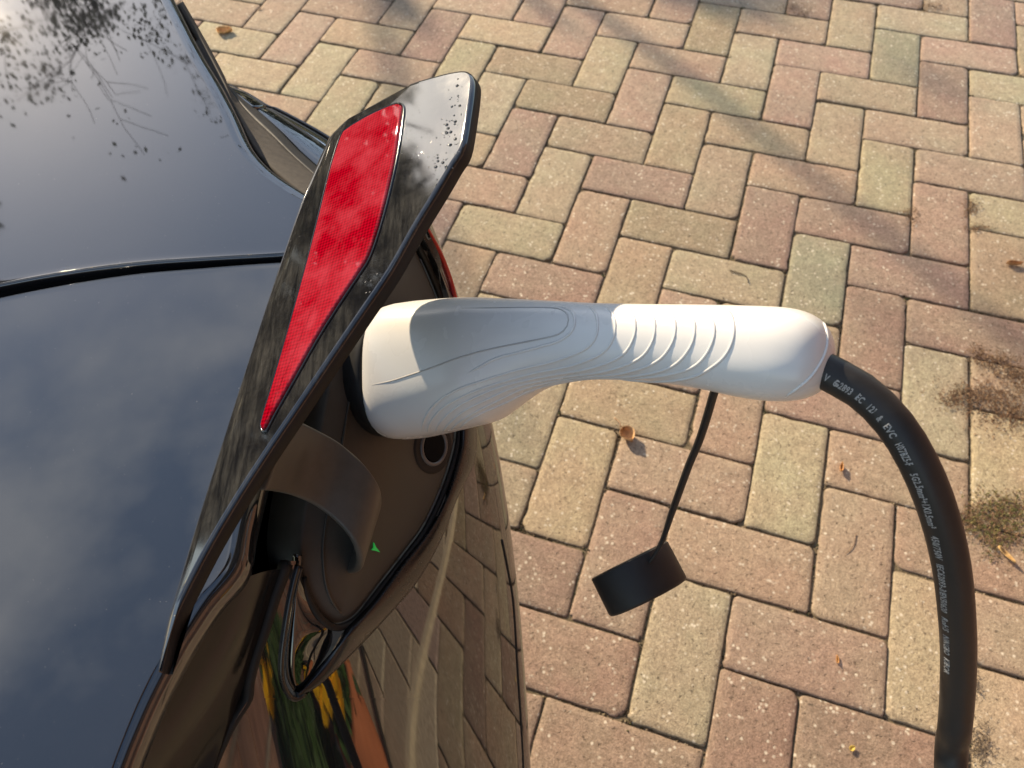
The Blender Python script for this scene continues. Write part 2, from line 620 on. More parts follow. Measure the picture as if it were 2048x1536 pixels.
# brick tones read off the photograph: (orientation, u, v) of the brick's first cell
KNOWN = {('V', 0, 0): 'O', ('H', 1, 0): 'P', ('V', 1, 1): 'P', ('H', 2, 1): 'O', ('V', 3, -1): 'O', ('V', 4, 0): 'P', ('H', 5, 0): 'N', ('V', 5, 1): 'Y',
         ('H', 6, 1): 'T', ('V', 6, 2): 'O', ('H', 7, 2): 'T', ('V', 7, 3): 'P', ('V', 2, 2): 'N', ('H', 3, 2): 'N', ('V', 3, 3): 'N', ('H', 4, 3): 'P',
         ('V', 4, 4): 'R', ('H', 5, 4): 'R', ('V', 5, 5): 'G', ('H', 6, 5): 'R', ('H', 0, 3): 'N', ('H', 1, 4): 'R', ('H', -1, 2): 'N', ('H', -2, 1): 'N',
         ('H', 2, 5): 'N', ('H', 3, 6): 'O', ('V', -1, 3): 'R', ('V', 0, 4): 'O', ('V', 1, 5): 'P', ('V', 2, 6): 'T', ('V', 7, -1): 'R', ('V', 6, -2): 'G',
         ('V', 5, -3): 'N', ('H', 4, -1): 'P', ('H', 3, -2): 'T', ('H', 7, -2): 'P', ('H', 8, -1): 'O', ('H', 6, -3): 'O', ('V', 8, 0): 'T', ('H', 8, 3): 'O',
         ('V', 8, 4): 'T', ('H', 0, -1): 'T', ('V', -1, -1): 'P', ('V', 2, -2): 'N', ('H', -3, 0): 'Y', ('V', 5, 9): 'O', ('V', 6, 10): 'T', ('V', 7, 11): 'Y',
         ('V', 4, 8): 'P', ('H', 6, 9): 'T', ('H', 7, 10): 'P', ('H', 4, 11): 'T', ('H', 5, 12): 'P', ('H', 6, 13): 'R', ('V', 5, 13): 'R', ('V', 4, 12): 'O',
         ('V', 3, 11): 'P', ('V', 2, 10): 'Y', ('H', 3, 10): 'T', ('H', 2, 9): 'Y', ('H', 2, 13): 'R', ('H', 3, 14): 'R', ('H', 1, 12): 'R', ('V', 7, 7): 'O',
         ('V', 6, 6): 'R', ('H', 7, 6): 'R', ('V', 8, 12): 'Y', ('H', 8, 11): 'T', ('V', 3, 7): 'P', ('H', 4, 7): 'N', ('H', 5, 8): 'P', ('H', 8, 7): 'T', ('V', 8, 8): 'Y'}

def in_view(p, m=90):
    d = p - CAM
    z = d.dot(FWD)
    if z < 0.05:
        return False
    x, y = 1024 + FPX * d.dot(RGT) / z, 768 - FPX * d.dot(UPV) / z
    return -m < x < 2048 + m and -m < y < 1536 + m

cells = []
for u in range(-22, 24):
    for v in range(-16, 34):
        k = (u - v) % 4
        if k == 0:
            cells.append(('V', u, v, gpos(u + 0.5, v + 1)))
        elif k == 1:
            cells.append(('H', u, v, gpos(u + 1, v + 0.5)))
cells.sort(key=lambda c: (c[3] - Vector((0.35, 0.75, 0))).length)
ang_h = math.atan2(EU.y, EU.x)
near, far = [], []
for c in cells:
    if (in_view(c[3], 150) and c[3].y < 2.6) or (c[3] - Vector((0.35, 0.2, 0))).length < 0.6:
        near.append(c)
    else:
        far.append(c)
far = near[290:] + far
near = near[:290]
tone_rnd = random.Random(21)
fv, ff, ft = [], [], []
for o_, u, v, p in near:
    r = random.Random(u * 131 + v * 17 + (5 if o_ == 'V' else 0))
    b = bpy.data.objects.new("brick", BRICKS[r.randrange(len(BRICKS))])
    b.parent = pavement
    scene.collection.objects.link(b)
    b.location = p + Vector((r.uniform(-.0010, .0010), r.uniform(-.0010, .0010), r.uniform(-.0013, .0013)))
    b.rotation_euler = (r.uniform(-.008, .008), r.uniform(-.008, .008), ang_h + (math.pi / 2 if o_ == 'V' else 0) + r.uniform(-.007, .007) + (math.pi if r.random() < .5 else 0))
    t = TONE[KNOWN.get((o_, u, v)) or r.choice("OYTTPPRNN")]
    j = r.uniform(0.82, 0.95)
    b.color = (t[0] * j, t[1] * j * r.uniform(.98, 1.02), t[2] * j * r.uniform(.96, 1.04), 1)
for o_, u, v, p in far:
    a, bb = (EU, EV) if o_ == 'H' else (EV, EU)
    hx, hy = UNIT - .0022, UNIT / 2 - .0022
    i0 = len(fv)
    for z, ins in ((-0.04, 0), (-0.003, 0), (0.0, 0.004)):
        for sx, sy in ((1, 1), (-1, 1), (-1, -1), (1, -1)):
            fv.append(p + a * (sx * (hx - ins)) + bb * (sy * (hy - ins)) + Vector((0, 0, z)))
    for l_ in range(2):
        for q in range(4):
            ff.append((i0 + l_ * 4 + q, i0 + l_ * 4 + (q + 1) % 4, i0 + l_ * 4 + 4 + (q + 1) % 4, i0 + l_ * 4 + 4 + q))
    ff.append((i0 + 8, i0 + 9, i0 + 10, i0 + 11))
    t = TONE[tone_rnd.choice("OYTTPPRNN")]
    ft += [t] * 9
fb = obj("bricks", fv, ff, None, pavement, smooth=False, kind="stuff")
M_FARB = attr_col_mat("far_clinker", 0.85, 0.3, 0.5, 120.0)
fb.data.materials.append(M_FARB)
set_tint(fb, ft)
# consistent winding for the far bricks
import bmesh
bm = bmesh.new(); bm.from_mesh(fb.data); bmesh.ops.recalc_face_normals(bm, faces=bm.faces); bm.to_mesh(fb.data); bm.free()

# crumbs of soil and dead moss sitting in the joints
def joint_debris():
    r = random.Random(5)
    V, Fc, T = [], [], []
    def crumb(p, s, c):
        i0 = len(V)
        n = 6
        ph = r.uniform(0, 6.28)
        for k in range(n):
            a = ph + 2 * math.pi * k / n
            q = s * r.uniform(.5, 1.2)
            V.append(p + Vector((math.cos(a) * q, math.sin(a) * q, -0.002)))
        V.append(p + Vector((r.uniform(-.3, .3) * s, r.uniform(-.3, .3) * s, s * r.uniform(.3, .8))))
        for k in range(n):
            Fc.append((i0 + k, i0 + (k + 1) % n, i0 + n))
            T.append(c)
    brown = [(0.20, 0.155, 0.095), (0.26, 0.20, 0.13), (0.05, 0.035, 0.02), (0.07, 0.05, 0.03), (0.04, 0.03, 0.018), (0.05, 0.055, 0.02), (0.12, 0.09, 0.055)]
    for o_, u, v, p in near:
        a, bb = (EU, EV) if o_ == 'H' else (EV, EU)
        dens = 0.5 + 1.3 * max(0, noise.noise(p * 3.1 + Vector((4, 1, 0))) + .3)
        for side in (1, -1):
            for _ in range(int(22 * dens)):
                s = r.uniform(-1, 1)
                q = p + a * (s * UNIT) + bb * (side * UNIT / 2 + r.gauss(0, .0016))
                q.z = -0.0035 + r.uniform(0, .0016)
                crumb(q, r.uniform(.0008, .0030), r.choice(brown))
            for _ in range(int(11 * dens)):
                s = r.uniform(-.5, .5)
                q = p + bb * (s * UNIT) + a * (side * UNIT + r.gauss(0, .0016))
                q.z = -0.0035 + r.uniform(0, .0016)
                crumb(q, r.uniform(.0008, .0030), r.choice(brown))
            if r.random() < .55:      # clod where three bricks meet
                q = p + a * (side * UNIT) + bb * (r.choice((-1, 1)) * UNIT / 2)
                for _ in range(r.randrange(5, 16)):
                    w = q + a * r.gauss(0, .005) + bb * r.gauss(0, .005)
                    w.z = -0.003 + r.uniform(0, .003)
                    crumb(w, r.uniform(.001, .0035), r.choice(brown))
    o = obj("joint_moss", V, Fc, M_DRY, pavement, smooth=False, kind="stuff")
    set_tint(o, T)
joint_debris()

# ------------------------------------------------------------------ car
car = thing("car", "glossy black car parked on the brick paving with its charging flap open", "car", (-0.35, 0.35, 0))

def rel(o, parent):
    return o

AX = Vector((-0.53, 0.85, 0)).normalized()      # the car's forward direction
OUT = Vector((0.85, 0.53, 0)).normalized()      # outwards from its flank

class CarPart:
    """all car meshes are modelled in world space and parented with an inverse offset"""
def adopt(o, parent):
    o.parent = parent
    o.matrix_parent_inverse = Matrix.Translation(-car.location) if parent is car else Matrix.Identity(4)
    return o

SURF0 = W(300, 528, 0.795)
def lid_h(p):
    s = (p - SURF0).dot(AX)
    l = (p - SURF0).dot(OUT)
    return 0.795 + 0.010 * s - 0.10 * max(0.0, l) ** 2 - 0.02 * max(0.0, -l) ** 2 - 0.10 * max(0.0, -s - 0.05) ** 2
def S(px, py):
    h = 0.795
    for _ in range(8):
        p = W(px, py, h)
        h = lid_h(p)
    return p

def curl_col(rows, tang_of, r=0.007, side=1):
    """append a rolled edge to the last column of every row"""
    res = []
    n = len(rows)
    ends = [r_[-1] for r_ in rows]
    for i, r_ in enumerate(rows):
        t = (ends[min(i + 1, n - 1)] - ends[max(i - 1, 0)]).normalized()
        o = t.cross(Vector((0, 0, 1))).normalized()
        if o.dot(r_[-1] - r_[-2]) < 0:
            o = -o
        e = r_[-1]
        z = Vector((0, 0, 1))
        res.append(r_[:-1] + [e - o * r, e - o * (r * .35) - z * (r * .18), e - z * (r * .8), e - o * (r * .1) - z * (r * 2.2), e - o * (r * 1.2) - z * (r * 5)])
    return res

# --- rear quarter panel (upper left of the picture)
Bx = [(690, 500), (668, 414), (603, 374), (543, 333), (501, 285), (471, 222), (440, 163), (398, 93), (350, 0), (306, -90), (262, -190), (208, -320), (140, -490)]
Ly = [613, 480, 408, 338, 276, 218, 160, 92, 0, -92, -200, -335, -510]
gap_up = [(-1220, 850), (-800, 748), (-420, 660), (-250, 622), (-120, 597), (0, 573), (100, 552), (200, 537), (300, 527), (400, 520), (500, 514), (560, 511), (630, 505), (690, 500)]
def lin(a, b, k):
    return (a[0] + (b[0] - a[0]) * k, a[1] + (b[1] - a[1]) * k)
rows = []
ks = (-.7, -.45, -.2, 0, .25, .45, .62, .76, .87, .95, 1)
gu = curve([Vector((*g, 0)) for g in gap_up], 160)
row0 = []
for k in ks:
    x = -420 + (690 + 420) * k
    g = min(gu, key=lambda q: abs(q.x - x))
    row0.append(S(x, g.y))
pre = []
for dy, dz in ((0, -.026), (0, -.010), (0, -.0022), (-4, 0.0)):      # rounded lower edge at the gap
    pre.append([S(*(lambda g: (g.x, g.y + dy))(min(gu, key=lambda q: abs(q.x - (-420 + 1110 * k))))) + Vector((0, 0, dz)) for k in ks])
rows = pre + [[S(*(lambda g: (g.x, g.y - 14))(min(gu, key=lambda q: abs(q.x - (-420 + 1110 * k))))) for k in ks]]
for b, ly in list(zip(Bx, Ly))[1:]:
    rows.append([S(*lin((-420, ly + (ly - b[1]) * .25), b, k)) for k in ks])
rows = curl_col(rows, None, 0.007)
adopt(patch("rear_quarter_panel", rows, M_PAINT, None, 5, 6), car)

# --- boot lid (lower left)
gap_lo = [(-1220, 884), (-800, 780), (-420, 690), (-250, 650), (-120, 622), (0, 597), (100, 573), (200, 556), (300, 545), (400, 536), (500, 528), (560, 524), (620, 521), (665, 519)]
gl = curve([Vector((*g, 0)) for g in gap_lo], 160)
Lb0 = [(635, 620), (590, 750), (552, 850), (524, 950), (500, 1050), (478, 1132), (425, 1200), (383, 1258), (350, 1306), (310, 1394), (273, 1480), (247, 1540), (212, 1630), (178, 1730)]
LB2 = np.polyfit([q[1] for q in Lb0[5:]], [q[0] + 5 for q in Lb0[5:]], 3)
Lb = Lb0[:5] + [(float(np.polyval(LB2, y)), y) for x, y in Lb0[5:]]
Ll = [760, 880, 980, 1080, 1170, 1250, 1320, 1385, 1440, 1530, 1610, 1680, 1780, 1890]
def glk(k):
    x = -420 + 1085 * k
    return min(gl, key=lambda q: abs(q.x - x))
rows = []
for dy, dz in ((-2, -.026), (-2, -.010), (-2, -.0022), (2, 0.0), (13, 0.0)):
    rows.append([S(glk(k).x, glk(k).y + dy) + Vector((0, 0, dz)) for k in ks])
for b, ly in zip(Lb, Ll):
    rows.append([S(*lin((-420, ly), b, k)) for k in ks])
lip = [r_[-1] for r_ in rows]
rows = curl_col(rows, None, 0.006)
adopt(patch("boot_lid", rows, M_PAINT, None, 5, 6), car)

# --- rubber channel down in the gap
ga, gb = [], []
for k in [-.7 + 1.7 * i / 34 for i in range(35)]:
    x = -420 + 1085 * k
    a = min(gu, key=lambda q: abs(q.x - x)); b = min(gl, key=lambda q: abs(q.x - x))
    ga.append(S(a.x, a.y - 10) + Vector((0, 0, -.012)))
    gb.append(S(b.x, b.y + 8) + Vector((0, 0, -.012)))
adopt(ribbon("gap_seal", ga, gb, M_RUBBER, None, 60, 4, 0.0, 0.004), car)

# --- side window, belt seal and trim (upper middle)
def Wc(pts, h):
    if isinstance(h, (list, tuple)):
        return [W(x, y, z) for (x, y), z in zip(pts, h)]
    return [W(x, y, h) for x, y in pts]
seal_l = Wc([(362, 8), (405, 84), (446, 160), (461, 193), (491, 262), (516, 308), (557, 350), (602, 386), (660, 424)], 0.775)
seal_r = Wc([(366, 2), (411, 80), (449, 152), (459, 178), (489, 216), (511, 240), (546, 272), (587, 312), (650, 368)], 0.765)
adopt(ribbon("belt_seal", seal_l, seal_r, M_SEAL, None, 60, 8, 0.004, 0.006), car)
blk_l = Wc([(455, 172), (488, 213), (510, 237), (545, 270), (586, 311), (650, 368)], 0.763)
blk_r = Wc([(457, 170), (495, 205), (522, 226), (560, 262), (600, 303), (662, 358)], 0.757)
adopt(ribbon("window_rubber", blk_l, blk_r, M_RUBBER, None, 40, 4, 0.001, 0.004), car)
gls_l = Wc([(505, 213), (521, 227), (560, 263), (600, 304), (664, 360)], 0.755)
gls_r = Wc([(520, 210), (545, 221), (584, 246), (635, 280), (700, 330)], 0.7505)
glass = adopt(ribbon("window_glass", gls_l, gls_r, M_GLASS, None, 30, 6, 0.002, 0.004), car)
tri_l = Wc([(453, 168), (475, 190), (505, 214)], 0.758)
tri_r = Wc([(456, 170), (494, 186), (532, 211)], 0.752)
adopt(ribbon("quarter_glass", tri_l, tri_r, M_GLASS, None, 20, 5, 0.001, 0.004), car)
tr_l = Wc([(530, 216), (545, 224), (584, 250), (640, 287), (700, 332)], 0.7505)
tr_r = Wc([(538, 214), (553, 220), (597, 243), (652, 275), (712, 318)], 0.744)
adopt(ribbon("belt_trim", tr_l, tr_r, M_CHROME, None, 30, 6, 0.003, 0.005), car)
te = Wc([(455, 170), (498, 190), (536, 213), (553, 218), (598, 241), (654, 273), (716, 315)], 0.744)
adopt(tube("trim_edge", curve(te, 50), 0.0011, M_GLOSS, None, 8), car)
# door skin below the belt
sk = [Wc([(450, 166), (498, 192), (536, 214), (553, 219), (598, 242), (654, 274), (716, 316)], 0.741)]
for dz, inn in ((-.03, .004), (-.12, .03), (-.25, .09), (-.45, .20)):
    sk.append([p + Vector((0, 0, dz)) - OUT * inn for p in sk[0]])
adopt(patch("door_skin", sk, M_PAINT, None, 4, 4), car)

# --- fender / bumper corner around the charge port: depth net through scattered heights
CTRL = [(575, 1125, .345), (592, 1128, .352), (545, 1200, .347), (565, 1300, .360), (497, 1400, .357), (592, 1400, .377), (700, 1450, .402), (850, 1450, .452),
        (1000, 1450, .520), (1056, 1450, .575), (429, 1536, .354), (560, 1536, .380), (680, 1560, .404), (850, 1560, .457), (1000, 1560, .525), (1064, 1560, .580),
        (390, 1700, .358), (550, 1720, .388), (700, 1720, .42), (850, 1720, .465), (1000, 1720, .53), (1072, 1720, .585),
        (702, 1311, .389), (776, 1233, .404), (835, 1164, .424), (880, 1085, .442), (914, 997, .455), (948, 923, .464), (953, 850, .466),
        (945, 760, .461), (930, 680, .456), (905, 600, .447), (872, 520, .438), (840, 460, .428),
        (986, 850, .500), (975, 800, .495), (950, 700, .485), (922, 600, .472), (890, 520, .457), (862, 450, .445), (1003, 950, .515), (1022, 1050, .530),
        (1033, 1150, .542), (1042, 1250, .553), (1050, 1350, .565), (900, 1250, .455), (800, 1340, .425), (960, 1150, .494), (930, 1350, .478), (975, 1050, .492)]
SILC = [14.225547797391608, 22.432640856150506, -319.0564498076602, 669.1238119784452, 626.0263055856976]
def sil(y):
    return float(np.polyval(SILC, y / 1000.0))
def bbasis(px, py):
    w = math.sqrt(max(0.0, sil(py) - px) / 500.0)
    y = (py - 1000) / 500.0
    return np.array([w ** i * y ** j for i in range(4) for j in range(4) if i + j <= 4])
Amat = np.array([bbasis(c[0], c[1]) for c in CTRL])
coef = np.linalg.solve(Amat.T @ Amat + 1e-4 * np.eye(Amat.shape[1]), Amat.T @ np.array([c[2] for c in CTRL]))
def Bt(px, py):
    return float(bbasis(px, py) @ coef)
def B(px, py, lift=0.0):
    p = P(px, py, Bt(px, py))
    return p + (CAM - p).normalized() * lift

def interp(tab, y):
    for (y0, x0), (y1, x1) in zip(tab, tab[1:]):
        if y0 <= y <= y1:
            return x0 + (x1 - x0) * (y - y0) / (y1 - y0)
    return tab[-1][1] if y > tab[-1][0] else tab[0][1]
SIL = [(380, 838), (450, 862), (520, 890), (600, 922), (700, 950), (800, 975), (850, 985), (950, 1003), (1050, 1021), (1150, 1033), (1250, 1042), (1350, 1050), (1450, 1056), (1536, 1062), (1620, 1067), (1750, 1073)]
BAND_O = [(380, 790), (460, 840), (520, 874), (600, 906), (680, 931), (760, 946), (854, 953), (923, 949), (997, 915), (1085, 880), (1164, 835), (1233, 776), (1311, 702), (1371, 638), (1396, 594)]
SEAM = [(1396, 499), (1450, 466), (1536, 429), (1620, 405), (1750, 380)]
def smooth_tab(tab):
    """finely sampled smooth version of a (y, x) table"""
    return [(p.y, p.x) for p in spline([Vector((x, y, 0)) for y, x in tab], 10)]
BAND_S, SEAM_S = smooth_tab(BAND_O), smooth_tab(SEAM)
def side_patch(name, y0, y1, left, ny, nx=64):
    verts = []
    zz = Vector((0, 0, 1))
    for i in range(ny):
        y = y0 + (y1 - y0) * i / (ny - 1)
        a, b = interp(left, y), sil(y) - 0.02
        r_ = [B(b - (b - a) * (1 - k / (nx - 1)) ** 2, y) for k in range(nx)]
        e = r_[-1]
        tail = [r_[-2], e, e - OUT * .003 - zz * .014, e - OUT * .012 - zz * .04, e - OUT * .045 - zz * .12, e - OUT * .12 - zz * .26, e - OUT * .24 - zz * .42]
        r_ += spline(tail, 5)[6:]
        verts += r_
    m = len(verts) // ny
    return obj(name, verts, orient(verts, grid_faces(ny, m)), M_PAINT, None)
adopt(side_patch("fender", 380, 1396, BAND_S, 170), car)
adopt(side_patch("bumper", 1396, 1750, SEAM_S, 60), car)
# strip of fender between the boot lid and the lamp
LENS_L = [(1125, 592), (1180, 581), (1226, 571), (1280, 562), (1330, 558), (1370, 563), (1396, 578)]
SEAM_L = [(1125, 577), (1200, 551), (1260, 533), (1314, 515), (1360, 504), (1396, 499)]
LENS_S, SEAML_S = smooth_tab(LENS_L), smooth_tab(SEAM_L)
verts = []
for i in range(40):
    y = 1122 + (1396 - 1122) * i / 39
    a, b = interp(SEAML_S, y), interp(LENS_S, y)
    verts += [B(a + (b - a) * k / 14, y) for k in range(15)]
adopt(obj("lamp_shoulder", verts, orient(verts, grid_faces(40, 15)), M_PAINT, None), car)
# steep rear face under the lid's lip, down to the seam
LBF = LB2
ft = ((560, 1146, .352), (522, 1262, .352), (490, 1404, .354), (436, 1500, .357), (396, 1640, .361), (352, 1760, .364))
FTX, FTT = np.polyfit([q[1] for q in ft], [q[0] for q in ft], 2), np.polyfit([q[1] for q in ft], [q[2] for q in ft], 1)
rows = []
for k in range(26):
    y = 1128 + (1735 - 1128) * k / 25
    e = S(float(np.polyval(LBF, y)), y)
    q = P(float(np.polyval(FTX, y + 14)), y + 14, float(np.polyval(FTT, y + 14)))
    top = e - Vector((0, 0, .012)) - OUT * .0015
    rows.append([top, top.lerp(q, .25) + OUT * .0022, top.lerp(q, .55) + OUT * .003, top.lerp(q, .85) + OUT * .0015, q, q - Vector((0, 0, .015)) - OUT * .012])
adopt(patch("lid_rear_face", rows, gloss_black("trim_black", 0.08, 1.27), None, 6, 2), car)
seamline = [B(interp(SEAM_L + SEAM[1:], y) - 4, y, -.004) for y in (1125, 1160, 1200, 1260, 1314, 1360, 1396, 1450, 1536, 1620, 1740)]
adopt(tube("lid_seal", curve(seamline, 60), 0.0034, M_RUBBER, None, 8), car)
crease = [B(x, y, .0004) for x, y in ((1004, 1080), (1016, 1140), (1027, 1208), (1036, 1350), (1042, 1440), (1047, 1536), (1053, 1700))]
adopt(tube("bumper_seam", curve(crease, 50), 0.0008, M_RUBBER, None, 6), car)

# --- seal band between fender and port
band_i = [(800, 400), (835, 470), (868, 535), (894, 610), (914, 690), (922, 770), (921, 859), (917, 903), (894, 977), (855, 1056), (796, 1134), (737, 1213), (688, 1268), (640, 1330), (604, 1376)]
PN = (RGT * 0.8 - FWD * 0.6).normalized()
PC = P(812, 745, 0.40) - PN * 0.012
def Q(px, py, lift=0.0):
    return PL(px, py, PC, PN) + PN * lift
bo = [B(x, y, .0008) for y, x in BAND_O]
bi = [Q(x, y, .003) if y < 1270 else B(x, y, -.003) for x, y in band_i]
adopt(ribbon("port_seal_band", bi, bo, M_BAND, None, 90, 8, 0.0022, 0.004), car)

M_REDL = simple("red_lamp", (0.42, 0.02, 0.012), 0.15, 0.5, 0.05)
o_ = tube("lamp_strip", curve([B(x, y, .0016) for x, y in ((836, 430), (860, 470), (882, 512), (899, 556), (911, 600), (926, 650))], 40), .0016, M_REDL, None, 8)
adopt(o_, car)
# --- tail lamp: rim and lens wedge
lamp = adopt(ribbon("tail_lamp", [B(x, y, -.003) for x, y in ((604, 1110), (596, 1160), (588, 1220), (580, 1290), (580, 1350), (592, 1382), (606, 1374))],
             [Q(612, 1112, -.002), Q(613, 1150, -.002), Q(628, 1205, -.002), Q(648, 1240, -.002), Q(668, 1258, -.002), B(660, 1296, -.004), B(618, 1360, -.004)], M_LENS, None, 50, 8, 0.001, 0.004), car)
rim = [B(x, y, .0006) for x, y in ((597, 1132), (590, 1156), (580, 1200), (570, 1260), (563, 1320), (565, 1362), (578, 1390), (592, 1398), (608, 1390))]
r_o = tube("lamp_rim", curve(rim, 60), 0.0013, M_BAND, None, 10); r_o.parent = lamp
rim2 = [B(x, y, .0002) for x, y in ((603, 1135), (597, 1160), (588, 1205), (579, 1262), (573, 1320), (576, 1356), (588, 1380))]
r_o = tube("lamp_rim", curve(rim2, 50), 0.0006, M_BAND, None, 8); r_o.parent = lamp

# --- charge port: panel with chamfer, rim, sockets, status light
panel_px = [(680, 712), (662, 800), (645, 889), (630, 960), (617, 1035), (611, 1090), (612, 1125), (621, 1178), (642, 1222), (667, 1246), (691, 1249), (723, 1230), (764, 1177), (820, 1104),
            (858, 1050), (893, 972), (915, 900), (920, 850), (918, 765), (905, 680), (885, 600), (850, 515), (812, 450), (770, 440), (735, 520), (705, 620)]
chamf = [(712, 720), (697, 805), (681, 900), (667, 965), (652, 1035), (645, 1085), (645, 1125), (650, 1168), (663, 1204), (680, 1226), (694, 1229), (716, 1212), (754, 1163), (808, 1094),
         (846, 1042), (880, 968), (902, 897), (907, 850), (905, 768), (893, 685), (873, 608), (840, 526), (806, 468), (775, 460), (750, 535), (728, 630)]
def closed(pts, per):
    m = len(pts); out = []
    for i in range(m):
        for k in range(per):
            out.append(cr(pts[i - 1], pts[i], pts[(i + 1) % m], pts[(i + 2) % m], k / per))
    return out
po = closed([Q(x, y) for x, y in panel_px], 4)
pi_ = closed([Q(x, y) for x, y in chamf], 4)
n = len(po)
verts = [p - PN * .03 for p in po] + [p - PN * .0045 for p in po] + [p.lerp(q, .15) - PN * .0035 for p, q in zip(po, pi_)] + [p.lerp(q, .92) - PN * .0004 for p, q in zip(po, pi_)] + pi_
faces = []
for L_ in range(4):
    for i in range(n):
        a, b = L_ * n + i, L_ * n + (i + 1) % n
        faces.append((a, b, b + n, a + n))
faces.append(tuple(range(4 * n, 5 * n)))
port = obj("charge_port", verts, orient(verts, faces), M_PORT, None)
adopt(port, car)
pr = [p + PN * .0006 for p in pi_[: int(n * .36)]]
o = tube("panel_ridge", resample(pr, 60), 0.0006, M_PORT, None, 6); o.parent = port
rp = closed([Q(x, y, -.002) for x, y in panel_px], 4)
rp = rp[26:] + rp[:1]
rp2 = []
cc = sum(rp, Vector()) / len(rp)
o = tube("rim_seal", resample([p + (p - cc).normalized() * .0016 for p in rp[0:60]], 100), 0.0019, M_RUBBER, None, 8); o.parent = port
def basis(nv):
    a = UPV - nv * UPV.dot(nv); a.normalize()
    return a, nv.cross(a)
e1, e2 = basis(PN)
def ring(name, c, r, tr, mat, parent, nrm=PN, ns=40):
    a, b = basis(nrm)
    V, Fc = [], []
    for i in range(ns):
        t = 2 * math.pi * i / ns
        d = a * math.cos(t) + b * math.sin(t)
        for k in range(10):
            s = 2 * math.pi * k / 10
            V.append(c + d * (r + tr * math.cos(s)) + nrm * (tr * math.sin(s)))
    for i in range(ns):
        for k in range(10):
            a_, b_ = i * 10 + k, i * 10 + (k + 1) % 10
            c_, d_ = ((i + 1) % ns) * 10 + k, ((i + 1) % ns) * 10 + (k + 1) % 10
            Fc.append((a_, b_, d_, c_))
    o = obj(name, V, Fc, mat, None); o.parent = parent
    return o
def disc(name, c, r, h, mat, parent, nrm=PN, ns=40):
    a, b = basis(nrm)
    V = []
    for z, q in ((0, r), (h, r), (h + .0006, r * .93)):
        for i in range(ns):
            t = 2 * math.pi * i / ns
            V.append(c + (a * math.cos(t) + b * math.sin(t)) * q + nrm * z)
    Fc = [(l_ * ns + i, l_ * ns + (i + 1) % ns, (l_ + 1) * ns + (i + 1) % ns, (l_ + 1) * ns + i) for l_ in range(2) for i in range(ns)] + [tuple(range(2 * ns, 3 * ns))]
    o = obj(name, V, Fc, mat, None, smooth=False); o.parent = parent
    return o
for px, py in ((866, 893), (893, 790)):
    c = Q(px, py)
    disc("socket_recess", c, .0155, .0002, M_RUBBER, port)
    ring("socket_ring", c + PN * .0006, .0100, .0012, M_METAL, port)
    disc("socket_hole_shade", c + PN * .0004, .0088, .0004, M_DARK, port)  # flat black disc painting the shaded inside of the socket hole
led = [Q(x, y, .0009) for x, y in ((746, 1085), (750, 1094), (758, 1104), (749, 1101), (742, 1100), (746, 1095))]
led_b = [p - PN * .001 for p in led]
V = led + led_b
o = obj("status_light", V, orient(V, [(0, 1, 5), (1, 2, 3), (1, 3, 5), (5, 3, 4)]) + [(i, (i + 1) % 6, 6 + (i + 1) % 6, 6 + i) for i in range(6)], M_LED, None, smooth=False); o.parent = port

# --- dark cavity the hinge comes out of
open_px = [(425, 1165, .358), (500, 1172, .368), (604, 1150, .368), (625, 1060, .374), (648, 889, .380), (684, 712, .390), (738, 520, .43), (800, 425, .455), (640, 425, .46), (560, 560, .425), (462, 900, .365)]
op = [P(*q) for q in open_px]
inn = [p - PN * .075 + Vector((0, 0, -.02)) for p in op]
n = len(op)
V = op + inn
Fc = [(i, (i + 1) % n, n + (i + 1) % n, n + i) for i in range(n)] + [tuple(range(n, 2 * n))]
adopt(obj("hinge_cavity", V, Fc, M_DARK, None, smooth=False), car)
wallin = [[P(640, 890, .376), P(676, 735, .386), P(715, 600, .40)], [P(600, 905, .385), P(645, 725, .395), P(690, 595, .405)], [P(560, 900, .40), P(600, 720, .41), P(655, 590, .42)]]
adopt(patch("cavity_wall", wallin, M_ARM, None, 4, 4), car)

# --- open charge port door
D1, D2, D3 = P(305, 1345, .258), P(940, 160, .325), P(650, 265, .371)
DN = (D2 - D1).cross(D3 - D1).normalized()
if DN.z < 0:
    DN = -DN
def Dp(px, py, lift=0.0):
    return PL(px, py, D1, DN) + DN * lift
door_px = [(305, 1342), (311, 1295), (325, 1235), (345, 1160), (390, 1018), (450, 830), (522, 608), (560, 495), (592, 402), (624, 318), (650, 268), (682, 236), (722, 209), (800, 171), (870, 149), (916, 139), (936, 141), (945, 153),
           (945, 176), (938, 228), (926, 292), (905, 328), (878, 374), (830, 452), (780, 540), (720, 628), (660, 716), (600, 805), (540, 893), (480, 985), (420, 1085), (370, 1180), (332, 1258), (313, 1322)]
outline = closed([Vector((x, y, 0)) for x, y in door_px], 4)
n = len(outline)
cen = Vector((640, 640, 0))
def inset(o_, d):
    out = []
    m = len(o_)
    for i in range(m):
        t = o_[(i + 1) % m] - o_[i - 1]
        nn = Vector((-t.y, t.x, 0)).normalized()
        out.append(o_[i] + nn * d)
    return out
def inset_var(o_, ds):
    out = []
    m = len(o_)
    for i in range(m):
        t = o_[(i + 1) % m] - o_[i - 1]
        nn = Vector((-t.y, t.x, 0)).normalized()
        out.append(o_[i] + nn * ds[i])
    return out
def dome(x, y):
    # the skin falls away gently towards its left long edge
    ex = interp([(130, 800), (171, 800), (236, 682), (268, 650), (402, 592), (608, 522), (830, 450), (1018, 390), (1235, 325), (1345, 303)], y)
    d = max(0.0, 1 - (x - ex) / 25.0)
    return -0.0024 * d * d
sgn = 1 if inset(outline, 5)[10].x > outline[10].x else -1
lay = []
